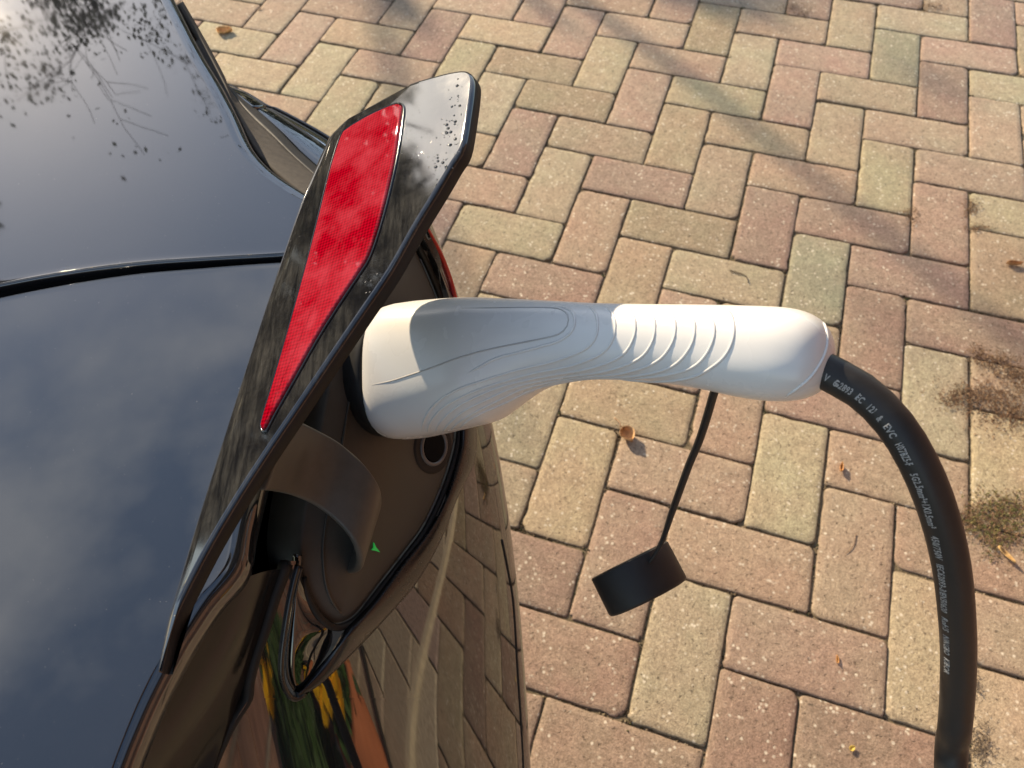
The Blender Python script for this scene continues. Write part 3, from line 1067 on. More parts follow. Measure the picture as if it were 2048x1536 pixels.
lay.append([Dp(p.x, p.y, -.0070) - DN * 0 for p in inset(outline, sgn * 6)])
lay.append([Dp(p.x, p.y, -.0064) for p in outline])
lay.append([Dp(p.x, p.y, -.0018 + dome(p.x, p.y)) for p in outline])
lay.append([Dp(p.x, p.y, -.0005 + dome(p.x, p.y)) for p in inset(outline, sgn * 2.2)])
lay.append([Dp(p.x, p.y, dome(p.x, p.y)) for p in inset(outline, sgn * 6)])
for ins in (10, 15, 20, 26):
    q = []
    wts = [max(.10, min(1.0, (i - 4) / 12.0, (44 - i) / 8.0)) for i in range(n)]
    for p0, p in zip(outline, inset_var(outline, [sgn * (6 + (ins - 6) * w_) for w_ in wts])):
        q.append(Dp(p.x, p.y, dome(p.x, p.y)))
    lay.append(q)
verts = [p for l_ in lay for p in l_]
faces = [(l_ * n + i, l_ * n + (i + 1) % n, (l_ + 1) * n + (i + 1) % n, (l_ + 1) * n + i) for l_ in range(len(lay) - 1) for i in range(n)]
faces.append(tuple(range((len(lay) - 1) * n, len(lay) * n)))
faces.append(tuple(range(n))[::-1])
door = obj("charge_port_door", verts, faces, M_DOOR, None)
door.data.polygons[len(faces) - 2].use_smooth = False
door.data.materials.append(M_RUBBER)
for i_ in list(range(2 * len(outline))) + [len(faces) - 1]:
    door.data.polygons[i_].material_index = 1
bm = bmesh.new(); bm.from_mesh(door.data); bmesh.ops.recalc_face_normals(bm, faces=bm.faces); bm.to_mesh(door.data); bm.free()
adopt(door, car)
red_px = [(800, 211), (806, 220), (802, 258), (790, 330), (766, 430), (741, 508), (720, 545), (690, 590), (640, 668), (590, 756), (548, 830), (532, 860), (525, 855), (528, 835), (560, 728), (592, 615), (620, 512), (645, 412), (666, 328), (684, 274), (698, 258), (740, 233), (785, 213)]
ro = closed([Vector((x, y, 0)) for x, y in red_px], 4)
sg2 = 1 if inset(ro, 5)[56].x > ro[56].x else -1
n = len(ro)
lay = [[Dp(p.x, p.y, -.004) for p in ro], [Dp(p.x, p.y, .0003) for p in ro], [Dp(p.x, p.y, .0011) for p in inset(ro, sg2 * 1.6)], [Dp(p.x, p.y, .0013) for p in inset(ro, sg2 * 4)]]
verts = [p for l_ in lay for p in l_]
faces = [(l_ * n + i, l_ * n + (i + 1) % n, (l_ + 1) * n + (i + 1) % n, (l_ + 1) * n + i) for l_ in range(3) for i in range(n)] + [tuple(range(3 * n, 4 * n))]
red = obj("reflector", verts, faces, M_RED, None)
red.data.polygons[len(faces) - 1].use_smooth = False
bm = bmesh.new(); bm.from_mesh(red.data); bmesh.ops.recalc_face_normals(bm, faces=bm.faces); bm.to_mesh(red.data); bm.free()
red.parent = door
rr = [Dp(p.x, p.y, .0002) for p in inset(ro, -sg2 * 2.5)]
o = tube("reflector_frame", rr + [rr[0]], 0.0006, M_GLOSS, None, 6); o.parent = door

# drops of water left on the upper end of the door
M_WATER = Mat("water_drop")
M_WATER.set(Base_Color=(0.9, 0.9, 0.9), Roughness=0.02, IOR=1.33, Transmission_Weight=1.0)
rw = random.Random(14)
dv, df = [], []
da, db = basis(DN)
for _ in range(70):
    k = rw.random()
    x = 925 - 55 * k + rw.gauss(0, 11); y = 175 + 175 * k + rw.gauss(0, 16)
    if x > 928 - max(0, (y - 290)) * .62 or x < 815:
        continue
    c = Dp(x, y, .00005)
    r_ = .00018 + .00055 * rw.random() ** 2.2
    i0 = len(dv)
    for zz_, q in ((0, 1), (.35, .88), (.6, .5)):
        for i in range(8):
            a = 2 * math.pi * i / 8
            dv.append(c + (da * math.cos(a) + db * math.sin(a) * 1.25) * (r_ * q) + DN * (r_ * zz_ * .9))
    for l_ in range(2):
        for i in range(8):
            df.append((i0 + l_ * 8 + i, i0 + l_ * 8 + (i + 1) % 8, i0 + l_ * 8 + 8 + (i + 1) % 8, i0 + l_ * 8 + 8 + i))
    df.append(tuple(range(i0 + 16, i0 + 24)))
o = obj("water_drops", dv, df, M_WATER.m, None, kind="stuff"); o.parent = door

# gooseneck hinge arm
prof = [(548, 905, .300), (575, 912, .318), (610, 925, .338), (655, 948, .349), (700, 985, .352), (728, 1022, .354), (738, 1055, .362), (732, 1082, .376), (716, 1096, .389), (692, 1096, .398), (668, 1085, .402)]
c0 = [P(*q) for q in prof]
wv = (P(590, 1150, .333) - P(640, 1000, .345)).normalized()
path = curve(c0, 46)
verts = []
half = 0.0155
th = 0.0040
for i, p in enumerate(path):
    t = (path[min(i + 1, 45)] - path[max(i - 1, 0)]).normalized()
    nn = t.cross(wv).normalized()
    if i == 0:
        n0 = nn
    hw = half * (1.0 - .30 * max(0, i - 30) / 16)
    for a, b in ((-1, 0), (-.94, .5), (.94, .5), (1, 0), (.94, -.5), (-.94, -.5)):
        verts.append(p + wv * (a * hw) + nn * (b * th))
faces = []
for i in range(45):
    for k in range(6):
        a, b = i * 6 + k, i * 6 + (k + 1) % 6
        faces.append((a, b, b + 6, a + 6))
faces += [tuple(range(6))[::-1], tuple(range(45 * 6, 46 * 6))]
arm = obj("hinge_arm", verts, faces, M_ARM, None)
bm = bmesh.new(); bm.from_mesh(arm.data); bmesh.ops.recalc_face_normals(bm, faces=bm.faces); bm.to_mesh(arm.data); bm.free()
md = arm.modifiers.new("bev", 'BEVEL'); md.width = .0008; md.segments = 2; md.limit_method = 'ANGLE'
arm.parent = door

# ------------------------------------------------------------------ charging cable with plug
cable_t = thing("charging_cable", "white charging plug pushed into the black car, on a thick black cable", "charging cable", (0.15, 0.0, 0))
def padopt(o, parent):
    o.parent = parent
    if parent is cable_t:
        o.matrix_parent_inverse = Matrix.Translation(-cable_t.location)
    return o

TOP = [(735, 640), (757, 622), (772, 615), (800, 611), (860, 602), (940, 595), (1000, 596), (1100, 601), (1200, 606), (1300, 608), (1400, 609), (1500, 611), (1580, 614), (1640, 618), (1700, 622)]
BOT = [(735, 860), (780, 874), (825, 879), (870, 871), (920, 860), (960, 851), (985, 842), (1005, 828), (1040, 804), (1070, 785), (1100, 772), (1150, 762), (1200, 760), (1280, 762), (1350, 770), (1420, 782), (1480, 795), (1540, 803), (1600, 804), (1700, 800)]
def htab(tab, x):
    pts = [Vector((a, b, 0)) for a, b in tab]
    for i in range(len(pts) - 1):
        if pts[i].x <= x <= pts[i + 1].x:
            a = pts[i - 1] if i > 0 else pts[i] * 2 - pts[i + 1]
            d = pts[i + 2] if i + 2 < len(pts) else pts[i + 1] * 2 - pts[i]
            k = (x - pts[i].x) / (pts[i + 1].x - pts[i].x)
            return cr(a, pts[i], pts[i + 1], d, k).y
    return tab[-1][1]
def tdep(x):
    k = (x - 812.0) / (1660.0 - 812.0)
    return 1.0 / (2.5 + k * (1 / .268 - 2.5))
AXH = PN
WV = (RGT * -.6 - FWD * .8).normalized()       # across the grip, towards the viewer
def section(x, ky, kw, ns=48, ex=2.35, shift=0.0):
    y0, y1 = htab(TOP, x), htab(BOT, x)
    t = tdep(x)
    c = P(x, (y0 + y1) / 2, t)
    hh = (y1 - y0) / 2 * t / FPX * 0.992
    # the head is nearly round, the grip slightly narrower than tall
    dd = hh * (0.90 + 0.10 * min(1, max(0, (x - 950) / 250.0)))
    out = []
    ex = 2.35 + 0.75 * min(1.0, max(0.0, (1010 - x) / 180.0))
    for i in range(ns):
        a = 2 * math.pi * i / ns
        ca, sa = math.cos(a), math.sin(a)
        r = (abs(ca) ** ex + abs(sa) ** ex) ** (-1 / ex)
        out.append(c + UPV * (ca * r * hh * ky) + WV * (sa * r * dd * kw) + AXH * shift)
    return out
NS = 56
rings = []
rings.append(section(812, .55, .55, NS, shift=-.0005))
rings.append(section(812, .90, .90, NS, shift=-.0003))
rings.append(section(812, .965, .965, NS, shift=.0000))
rings.append(section(812, .992, .992, NS, shift=.0018))
xs = [830 + (1500 - 830) * i / 70 for i in range(71)]
for x in xs:
    rings.append(section(x, 1, 1, NS))
x0, x1 = 1500.0, 1667.0
for i in range(1, 31):
    u = math.sin(math.pi / 2 * i / 30)
    q = max(.02, (1 - u ** 4.6) ** (1 / 2.2)) if i < 30 else .02
    rings.append(section(x0 + (x1 - x0) * u, q, q, NS))
verts = [p for r_ in rings for p in r_]
faces = []
for i in range(len(rings) - 1):
    for k in range(NS):
        a, b = i * NS + k, i * NS + (k + 1) % NS
        faces.append((a, b, b + NS, a + NS))
faces.append(tuple(range(NS))[::-1]); faces.append(tuple(range((len(rings) - 1) * NS, len(rings) * NS)))
handle = obj("plug_handle", verts, faces, M_WHITE, None)
bm = bmesh.new(); bm.from_mesh(handle.data); bmesh.ops.recalc_face_normals(bm, faces=bm.faces); bm.to_mesh(handle.data); bm.free()
padopt(handle, cable_t)
hbvh = BVHTree.FromPolygons([tuple(v) for v in verts], [f for f in faces])
def on_handle(px, py, lift=0.0):
    d = ray(px, py).normalized()
    h = hbvh.ray_cast(CAM, d)
    if h[0] is None:
        return None
    nn = h[1] if h[1].dot(d) < 0 else -h[1]
    return h[0] + nn * lift
def trace(name, pts, rad, mat, parent, lift=0.0, ns=6):
    c = curve([Vector((x, y, 0)) for x, y in pts], 70)
    q = [on_handle(p.x, p.y, lift) for p in c]
    q = [p for p in q if p is not None]
    if len(q) > 3:
        q = resample(q, 64)
        rr_ = [rad * min(1, .25 + i / 7, .25 + (63 - i) / 7) for i in range(64)]
        o = tube(name, q, rr_, mat, None, ns)
        o.parent = parent
        return o
# raised grip ribs, interpolated between measured ones
def z6(p): return [(700 + x / 3.413, 560 + y / 3.413) for x, y in p]
RIB = {1148: z6([(800, 640), (900, 585), (1000, 535), (1150, 495), (1300, 455), (1420, 418), (1500, 365), (1533, 305), (1528, 240), (1490, 200), (1420, 180)]),
       1195: z6([(490, 1040), (505, 960), (580, 850), (720, 755), (900, 690), (1150, 615), (1400, 555), (1600, 475), (1680, 385), (1690, 280), (1660, 205), (1590, 168)]),
       1231: z6([(528, 1052), (550, 970), (640, 870), (790, 785), (980, 715), (1250, 640), (1520, 585), (1720, 500), (1800, 390), (1808, 285), (1775, 205), (1700, 168)]),
       1271: z6([(580, 1050), (620, 970), (730, 870), (880, 790), (1080, 715), (1350, 655), (1640, 605), (1850, 520), (1935, 400), (1947, 290), (1910, 205), (1835, 168)]),
       1310: z6([(628, 1044), (680, 980), (790, 890), (950, 810), (1150, 725), (1430, 668), (1740, 625), (1970, 540), (2065, 420), (2082, 300), (2050, 215), (1980, 170)]),
       1351: z6([(680, 1034), (740, 975), (850, 905), (1010, 825), (1210, 735), (1520, 672), (1850, 640), (2090, 560), (2200, 430), (2222, 310), (2190, 220), (2120, 172)]),
       1390: z6([(740, 1020), (800, 965), (910, 905), (1070, 835), (1270, 742), (1600, 676), (1960, 655), (2200, 590), (2325, 455), (2355, 325), (2325, 228), (2255, 178)]),
       1428: [(1040, 795), (1100, 768), (1180, 757), (1260, 757), (1330, 751), (1385, 735), (1415, 705), (1429, 665), (1420, 630), (1396, 612)],
       1467: [(1230, 758), (1290, 763), (1345, 762), (1395, 751), (1440, 722), (1462, 690), (1468, 655), (1458, 625), (1436, 612)]}
for k in sorted(RIB):
    trace("grip_rib", RIB[k], 0.0007, M_WHITE, handle, lift=-0.00015)
M_SEAM = simple("seam_shadow_gap", (0.42, 0.40, 0.37), 0.6, 0.2)
trace("lid_seam", z6([(150, 716), (280, 690), (400, 652), (560, 598), (700, 545), (850, 498), (1000, 462), (1160, 430), (1300, 402), (1420, 372), (1478, 325), (1492, 270), (1475, 222), (1420, 195), (1330, 188), (1150, 188), (950, 190), (760, 192)]), 0.00035, M_SEAM, handle)
trace("end_seam", [(1612, 620), (1634, 630), (1648, 648), (1655, 677), (1648, 712), (1625, 750), (1600, 773), (1572, 793)], 0.0006, M_WHITE, handle)
# black collar between plug and port
ctr = P(812, (htab(TOP, 812) + htab(BOT, 812)) / 2, tdep(812))
hh0 = (htab(BOT, 812) - htab(TOP, 812)) / 2 * tdep(812) / FPX
V = []
for z, q in ((.0005, .6), (.0003, .93), (-.0008, .975), (-.0035, .985), (-.0125, .97), (-.013, .6)):
    for i in range(NS):
        a = 2 * math.pi * i / NS
        ca, sa = math.cos(a), math.sin(a)
        r = (abs(ca) ** 2.35 + abs(sa) ** 2.35) ** (-1 / 2.35)
        V.append(ctr + UPV * (ca * r * hh0 * q) + WV * (sa * r * hh0 * .9 * q) + AXH * (z - .0012))
Fc = [(l_ * NS + i, l_ * NS + (i + 1) % NS, (l_ + 1) * NS + (i + 1) % NS, (l_ + 1) * NS + i) for l_ in range(5) for i in range(NS)]
o = obj("plug_collar", V, Fc, M_RUBBER, None)
padopt(o, cable_t)

# cable
cab = [(1600, 712, .2735), (1655, 745, .268), (1703, 769, .266), (1748, 803, .264), (1793, 853, .262), (1830, 913, .262), (1862, 983, .265), (1887, 1060, .271), (1904, 1140, .279), (1913, 1225, .290), (1917, 1310, .303), (1914, 1400, .317), (1908, 1470, .326), (1901, 1540, .335)]
cpts = [P(*q) for q in cab]
cpts += [Vector((cpts[-1].x - .004, -.055, .64)), Vector((.15, -.10, .52)), Vector((.145, -.16, .36)), Vector((.17, -.24, .18)), Vector((.25, -.34, .05)), Vector((.40, -.45, .0075)), Vector((.62, -.52, .0072)), Vector((.90, -.50, .0072)), Vector((1.15, -.42, .0072))]
cpath = resample(spline(cpts, 14), 260)
CR = 0.00645
cb = tube("cable", cpath, CR, M_CABLE, None, 24)
padopt(cb, cable_t)

# lettering printed along the sheath
def text_mesh(body):
    cu = bpy.data.curves.new("lettering", 'FONT')
    cu.body = body
    cu.size = 1.0
    cu.resolution_u = 2
    cu.space_character = 1.10
    cu.offset = 0.03
    to = bpy.data.objects.new("lettering_src", cu)
    scene.collection.objects.link(to)
    bpy.context.view_layer.update()
    dg = bpy.context.evaluated_depsgraph_get()
    me = bpy.data.meshes.new_from_object(to.evaluated_get(dg))
    bpy.data.objects.remove(to)
    bpy.data.curves.remove(cu)
    return me
cl = [0.0]
for a, b in zip(cpath, cpath[1:]):
    cl.append(cl[-1] + (b - a).length)
def seen(p):
    d = p - CAM
    return 1024 + FPX * d.dot(RGT) / d.dot(FWD), 768 - FPX * d.dot(UPV) / d.dot(FWD)
fine = [cl[-1] * .18 * i / 3000 for i in range(3001)]
def on_path(s_):
    i = 0
    while cl[i + 1] < s_:
        i += 1
    return cpath[i].lerp(cpath[i + 1], (s_ - cl[i]) / (cl[i + 1] - cl[i])), (cpath[i + 1] - cpath[i]).normalized()
cseen = [seen(on_path(q)[0]) for q in fine]
def arc_at(px, py):
    return fine[min(range(len(fine)), key=lambda i: (cseen[i][0] - px) ** 2 + (cseen[i][1] - py) ** 2)]
hgt = 0.0034
V, LF = [], []
for word, pa, pb in (("V", (1655, 745), (1664, 751)), ("62893", (1675, 755), (1706, 771)), ("IEC", (1717, 779), (1733, 790)), ("123", (1744, 800), (1758, 812)), ("&", (1766, 822), (1772, 828)),
                     ("EVC", (1780, 838), (1797, 860)), ("H07BZ5-F", (1806, 872), (1829, 912)), ("5G2.5mm\u00b2+1X0.5mm\u00b2", (1836, 926), (1878, 1032)), ("450/750V", (1884, 1048), (1896, 1096)),
                     ("IEC62893-3/EN50620", (1899, 1106), (1911, 1204)), ("RoHS", (1912, 1216), (1914, 1242)), ("NINGBO", (1915, 1252), (1916, 1290)), ("KIBOR", (1917, 1299), (1917, 1330))):
    tm = text_mesh(word)
    bm = bmesh.new(); bm.from_mesh(tm)
    bmesh.ops.triangulate(bm, faces=bm.faces)
    bm.to_mesh(tm); bm.free()
    x0_ = min(v.co.x for v in tm.vertices); wtxt = max(v.co.x for v in tm.vertices) - x0_
    s0, s1 = arc_at(*pa), arc_at(*pb)
    off = len(V)
    for v in tm.vertices:
        s_ = s0 + (s1 - s0) * (v.co.x - x0_) / wtxt
        i = 0
        while cl[i + 1] < s_:
            i += 1
        q = cpath[i].lerp(cpath[i + 1], (s_ - cl[i]) / (cl[i + 1] - cl[i]))
        t = (cpath[i + 1] - cpath[i]).normalized()
        to = (CAM - q); to = (to - t * to.dot(t)).normalized()
        sd = to.cross(t).normalized()
        if sd.dot(RGT + UPV) < 0:
            sd = -sd
        ang = math.radians(-14 - 24 * min(1, max(0, (s_ - cl[0]) / .12))) + (v.co.y - .35) * hgt / CR
        V.append(q + to * (math.cos(ang) * (CR + .00012)) + sd * (math.sin(ang) * (CR + .00012)))
    LF += [tuple(i + off for i in p.vertices) for p in tm.polygons]
    bpy.data.meshes.remove(tm)
o = obj("printed_lettering", V, LF, M_PRINT, None, smooth=False)
o.parent = cb

# strap and dust cap
st = [(1438, 640, .318), (1440, 700, .322), (1432, 770, .330), (1425, 795, .337), (1412, 840, .350), (1397, 885, .363), (1378, 930, .377), (1358, 985, .394), (1342, 1030, .408), (1327, 1075, .421), (1312, 1105, .4275), (1297, 1127, .432)]
sp = curve([P(*q) for q in st], 70)
srad = [.0019] * 50 + [.0019 - .0008 * i / 20 for i in range(20)]
o = tube("cap_strap", sp, srad, M_CAP, None, 10)
padopt(o, cable_t)
capc = P(1278, 1158, .452)
ax2 = (RGT * .44 - UPV * .88 - FWD * .25).normalized()
ca1 = (RGT * .88 + UPV * .47); ca1 = (ca1 - ax2 * ca1.dot(ax2)).normalized()
ca2 = ax2.cross(ca1)
R0 = .0252
V, Fc = [], []
ns = 56
prof = [(-.0118, R0 * .90), (-.0122, R0 * .975), (-.0117, R0), (.0104, R0 * 1.0), (.0117, R0 * .965), (.0121, R0 * .9), (.0121, .0)]
prof_in = [(-.0118, R0 * .90), (.0080, R0 * .89), (.0082, 0.0)]
def lathe(pr):
    V, Fc = [], []
    for z, r in pr:
        for i in range(ns):
            a = 2 * math.pi * i / ns
            V.append(capc + ax2 * z + (ca1 * math.cos(a) + ca2 * math.sin(a)) * max(r, .0002))
    for l_ in range(len(pr) - 1):
        for i in range(ns):
            Fc.append((l_ * ns + i, l_ * ns + (i + 1) % ns, (l_ + 1) * ns + (i + 1) % ns, (l_ + 1) * ns + i))
    return V, Fc
V, Fc = merge([lathe(prof), lathe(prof_in)])
o = obj("dust_cap", V, Fc, M_CAP, None)
bm = bmesh.new(); bm.from_mesh(o.data); bmesh.ops.remove_doubles(bm, verts=bm.verts, dist=1e-5); bmesh.ops.recalc_face_normals(bm, faces=bm.faces); bm.to_mesh(o.data); bm.free()
md = o.modifiers.new("es", 'EDGE_SPLIT'); md.split_angle = math.radians(50)
padopt(o, cable_t)

# ------------------------------------------------------------------ debris on the paving
def gp(px, py, z=0.0):
    return W(px, py, z)
def moss(name, label, pieces, seed, cols, group="dry moss clumps on the paving"):
    """tangle of short curled fibres; pieces = (px, py, spread px x, spread px y, count)"""
    r = random.Random(seed)
    V, Fc, T = [], [], []
    for px, py, sx, sy, cnt in pieces:
        for _ in range(cnt):
            p = gp(px + r.gauss(0, sx), py + r.gauss(0, sy)) + Vector((0, 0, r.uniform(.0008, .0045)))
            a = r.uniform(0, 6.28)
            c = r.choice(cols)
            w = r.uniform(.0004, .0011)
            L = r.uniform(.003, .008)
            prev = None
            for s in range(5):
                d = Vector((math.cos(a), math.sin(a), r.uniform(-.3, .35)))
                sd = Vector((-math.sin(a), math.cos(a), r.uniform(-.6, .6))) * w * (1 - s * .18)
                i0 = len(V)
                V.extend([p - sd, p + sd])
                if prev is not None:
                    Fc.append((prev, prev + 1, i0 + 1, i0)); T.append(c)
                prev = i0
                p = p + d * (L / 4)
                p.z = max(.0006, p.z)
                a += r.uniform(-.8, .8)
    o = obj(name, V, Fc, M_DRY, None, smooth=False)
    set_tint(o, T)
    tag(o, label, "moss clump", group)
    return o
BR = [(0.10, 0.055, 0.030), (0.14, 0.080, 0.045), (0.19, 0.11, 0.06), (0.08, 0.05, 0.03), (0.24, 0.15, 0.08)]
GRN = BR + [(0.12, 0.11, 0.035), (0.18, 0.15, 0.05), (0.09, 0.10, 0.03)]
moss("moss_clump", "reddish brown dry moss clump spread right of the cable's upper bend", [(1945, 790, 34, 14, 420), (1990, 810, 34, 24, 520), (1905, 800, 14, 9, 110), (2030, 830, 18, 16, 220)], 1, BR)
moss("moss_clump", "dark brown moss strand highest of the debris near the right edge", [(1985, 722, 22, 9, 240), (2025, 745, 22, 10, 260), (1955, 705, 8, 8, 70), (2045, 775, 14, 14, 140)], 2, BR)
moss("moss_clump", "large olive and brown moss clump with a yellow blade beside the cable", [(1975, 1030, 26, 22, 620), (2015, 1045, 26, 26, 620), (1940, 1040, 14, 16, 200), (1985, 1085, 14, 16, 180), (2020, 1010, 24, 12, 240)], 3, GRN)
moss("moss_clump", "small grey brown moss smear right of the cable's lower end", [(1955, 1490, 13, 22, 170), (1950, 1365, 5, 14, 40)], 4, [(0.13, 0.10, 0.07), (0.10, 0.075, 0.05), (0.17, 0.13, 0.09)])
moss("moss_clump", "small round dark moss tuft between reddish and olive bricks at right", [(1940, 418, 9, 9, 130)], 5, BR)
moss("moss_clump", "dark moss smear at a brick end near the top right corner", [(1852, 12, 16, 5, 110), (1870, 16, 12, 4, 50)], 6, BR)
moss("moss_clump", "dark moss smear in a joint at the top edge, left of its twin", [(1583, 16, 14, 6, 100), (1608, 28, 12, 4, 60)], 7, BR)
moss("moss_clump", "thin moss smear along a joint just below the round dark tuft", [(1955, 458, 14, 4, 90)], 8, BR)
moss("moss_clump", "dark moss clod at a brick corner above the grey green brick", [(1826, 435, 8, 10, 80), (1810, 424, 8, 3, 25)], 9, BR)

def leaf(name, label, px, py, size, rotz, col, curl, cat="leaf", stem=None, aspect=.62, seed=1):
    r = random.Random(seed)
    nx, ny = 11, 7
    V, Fc, T = [], [], []
    c = gp(px, py)
    for i in range(nx):
        u = i / (nx - 1)
        wdt = aspect * size * (math.sin(math.pi * u ** .8) ** .8 + .03) * .5
        for j in range(ny):
            v = j / (ny - 1) * 2 - 1
            x = (u - .5) * size * (1 - .22 * curl)
            y = v * wdt * (1 - .3 * curl * abs(v))
            z = .0012 + curl * size * (.30 * v * v + .28 * (u - .5) ** 2) + .04 * size * noise.noise(Vector((u * 5 + seed, v * 3, 1)))
            V.append(Vector((x, y, z)))
    Fc = grid_faces(nx, ny)
    for f in Fc:
        k = r.uniform(.82, 1.15)
        T.append(tuple(q * k for q in col))
    if stem:
        sp_ = [Vector((-.5 * size, 0, .003)), Vector((-.75 * size, .08 * size, .005)), Vector((-1.1 * size, .05 * size, .002))]
        a, b = tube_geo(curve(sp_, 8), .0007, 5)
        o0 = len(V)
        V += a
        Fc += [tuple(i + o0 for i in q) for q in b]
        T += [stem] * len(b)
    o = obj(name, V, Fc, M_LEAF, None)
    set_tint(o, T)
    o.location = c + Vector((0, 0, .0005))
    o.rotation_euler = (0, 0, rotz)
    md = o.modifiers.new("solid", 'SOLIDIFY'); md.thickness = .0005
    tag(o, label, cat, "fallen leaves on the paving")
    return o
leaf("fallen_leaf", "curled tan dead leaf with a stem under the white plug", 1254, 874, .036, math.radians(-62), (0.52, 0.30, 0.13), 1.0, stem=(.35, .18, .08), aspect=1.0, seed=3)
leaf("fallen_leaf", "orange dead leaf on the paving beside the car's roofline at top", 451, 66, .045, math.radians(5), (0.62, 0.34, 0.12), .7, aspect=.8, seed=5)
leaf("leaf_fragment", "narrow orange leaf fragment standing on a brick left of the cable", 1681, 937, .021, math.radians(70), (0.55, 0.25, 0.07), .8, aspect=.35, seed=7)
leaf("leaf_fragment", "tiny orange leaf chip on the brick low between cap and cable", 1673, 1320, .014, math.radians(80), (0.50, 0.24, 0.07), .7, aspect=.35, seed=8)
leaf("leaf_fragment", "tiny yellow petal scrap near the bottom edge of the picture", 1703, 1497, .010, math.radians(30), (0.60, 0.42, 0.08), .6, aspect=.8, seed=9)
leaf("leaf_fragment", "long yellowish grass blade stuck in the olive moss clump", 2010, 1112, .034, math.radians(-60), (0.55, 0.36, 0.15), .5, aspect=.25, seed=10)
leaf("leaf_fragment", "rusty leaf strip lying in the joint at the far right edge", 2025, 531, .034, math.radians(-8), (0.42, 0.22, 0.09), .8, aspect=.3, seed=12)
leaf("leaf_fragment", "tiny pale leaf crumb on the paving left of the orange leaf", 520, 20, .012, math.radians(20), (0.45, 0.30, 0.18), .5, aspect=.6, seed=13)
def twig(label, pts, r, col):
    q = curve([gp(x, y, .0016) for x, y in pts], 20)
    v, f = tube_geo(q, [r * (1 - .5 * i / 19) for i in range(20)], 6)
    o = obj("twig", v, f, M_LEAF, None)
    set_tint(o, [col] * len(f))
    return tag(o, label, "twig", "twigs on the paving")
twig("thin curved brown twig on a pink brick left of the cable's middle", [(1712, 1068), (1709, 1085), (1702, 1098), (1690, 1107)], .0007, (.16, .10, .06))
twig("short dark bent stem on the olive brick above the white plug", [(1460, 541), (1478, 546), (1492, 552), (1497, 566)], .0012, (.07, .05, .03))

# ------------------------------------------------------------------ surroundings seen only in the reflections
# brick house along the drive, to the right
WX = 1.11
house = thing("brick_house", "brick house wall with dark timber boarding along the driveway", "house", (WX, 0, 0))
def house_add(o):
    o.parent = house
    o.matrix_parent_inverse = Matrix.Translation(-house.location)
    return o
WD = Vector((0.10, 1.0, 0)).normalized()            # wall direction
WN = Vector((-1.0, 0.10, 0)).normalized()
WO = Vector((WX, 0.0, 0))
def wp(s, z, d=0.0):
    return WO + WD * s + WN * d + Vector((0, 0, z))
def box(a0, a1, z0, z1, d0, d1):
    v = [wp(a, z, d) for d in (d0, d1) for z in (z0, z1) for a in (a0, a1)]
    return v, [(0, 1, 3, 2), (4, 6, 7, 5), (0, 4, 5, 1), (2, 3, 7, 6), (0, 2, 6, 4), (1, 5, 7, 3)]
v, f = box(-6, 0.95, -.04, 1.62, -.30, -.012)
house_add(obj("wall", v, f, M_MORTAR, None, smooth=False))
Vb, Fb, Tb = [], [], []
rb = random.Random(9)
course = .0625
for ci in range(26):
    z = ci * course
    x = -3.0 + (0.11 if ci % 2 else 0)
    while x < 0.93:
        v, f = box(x, min(x + .208, 0.945), z + .004, z + .0555, -.013, rb.uniform(-.002, .002))
        o0 = len(Vb)
        Vb += v; Fb += [tuple(i + o0 for i in q) for q in f]
        c = rb.choice([(0.30, 0.15, 0.10), (0.34, 0.18, 0.12), (0.26, 0.14, 0.10), (0.36, 0.21, 0.14), (0.30, 0.17, 0.12)])
        Tb += [c] * 6
        x += .22
o = obj("brick_course", Vb, Fb, M_WALLBRICK, None, smooth=False, kind="stuff")
set_tint(o, Tb)
house_add(o)
parts = []
for bi_ in range(9):
    parts.append(box(-6, 1.0, 1.62 + bi_ * .15, 1.62 + bi_ * .15 + .144, -.05, .02 + (.004 if bi_ % 2 else 0)))
v, f = merge(parts)
house_add(obj("timber_boarding", v, f, M_TIMBER, None, smooth=False))
v, f = box(-6, 1.2, 3.0, 3.16, -.3, .30)
house_add(obj("eave", v, f, M_TIMBER, None, smooth=False))
# pale edging kerb in front of the wall
v, f = box(-3.0, 0.85, -.04, .010, .238, .252)
tag(obj("edging_kerb", v, f, M_KERB, None, smooth=False), "pale concrete edging strip in front of the brick house wall", "kerb")

def blades(name, center, rad, h, count, cols, seed, mat=M_FOLI, lsize=.03, dome_=True):
    r = random.Random(seed)
    V, Fc, T = [], [], []
    for _ in range(count):
        while True:
            q = Vector((r.uniform(-1, 1), r.uniform(-1, 1), r.uniform(-1 if not dome_ else 0, 1)))
            if q.length < 1:
                break
        if r.random() < .6 and q.length > 0:
            q = q.normalized() * r.uniform(.75, 1)
        p = center + Vector((q.x * rad, q.y * rad, q.z * h))
        d = Vector((r.uniform(-1, 1), r.uniform(-1, 1), r.uniform(-.4, 1))).normalized()
        s = d.orthogonal().normalized()
        l = lsize * r.uniform(.5, 1.2)
        i0 = len(V)
        V.extend([p, p + d * (l * .5) + s * (l * .28), p + d * l, p + d * (l * .5) - s * (l * .28)])
        Fc.append((i0, i0 + 1, i0 + 2, i0 + 3))
        k = r.uniform(.7, 1.2)
        c = r.choice(cols)
        T.append((c[0] * k, c[1] * k, c[2] * k))
    o = obj(name, V, Fc, mat, None, smooth=False)
    set_tint(o, T)
    return o
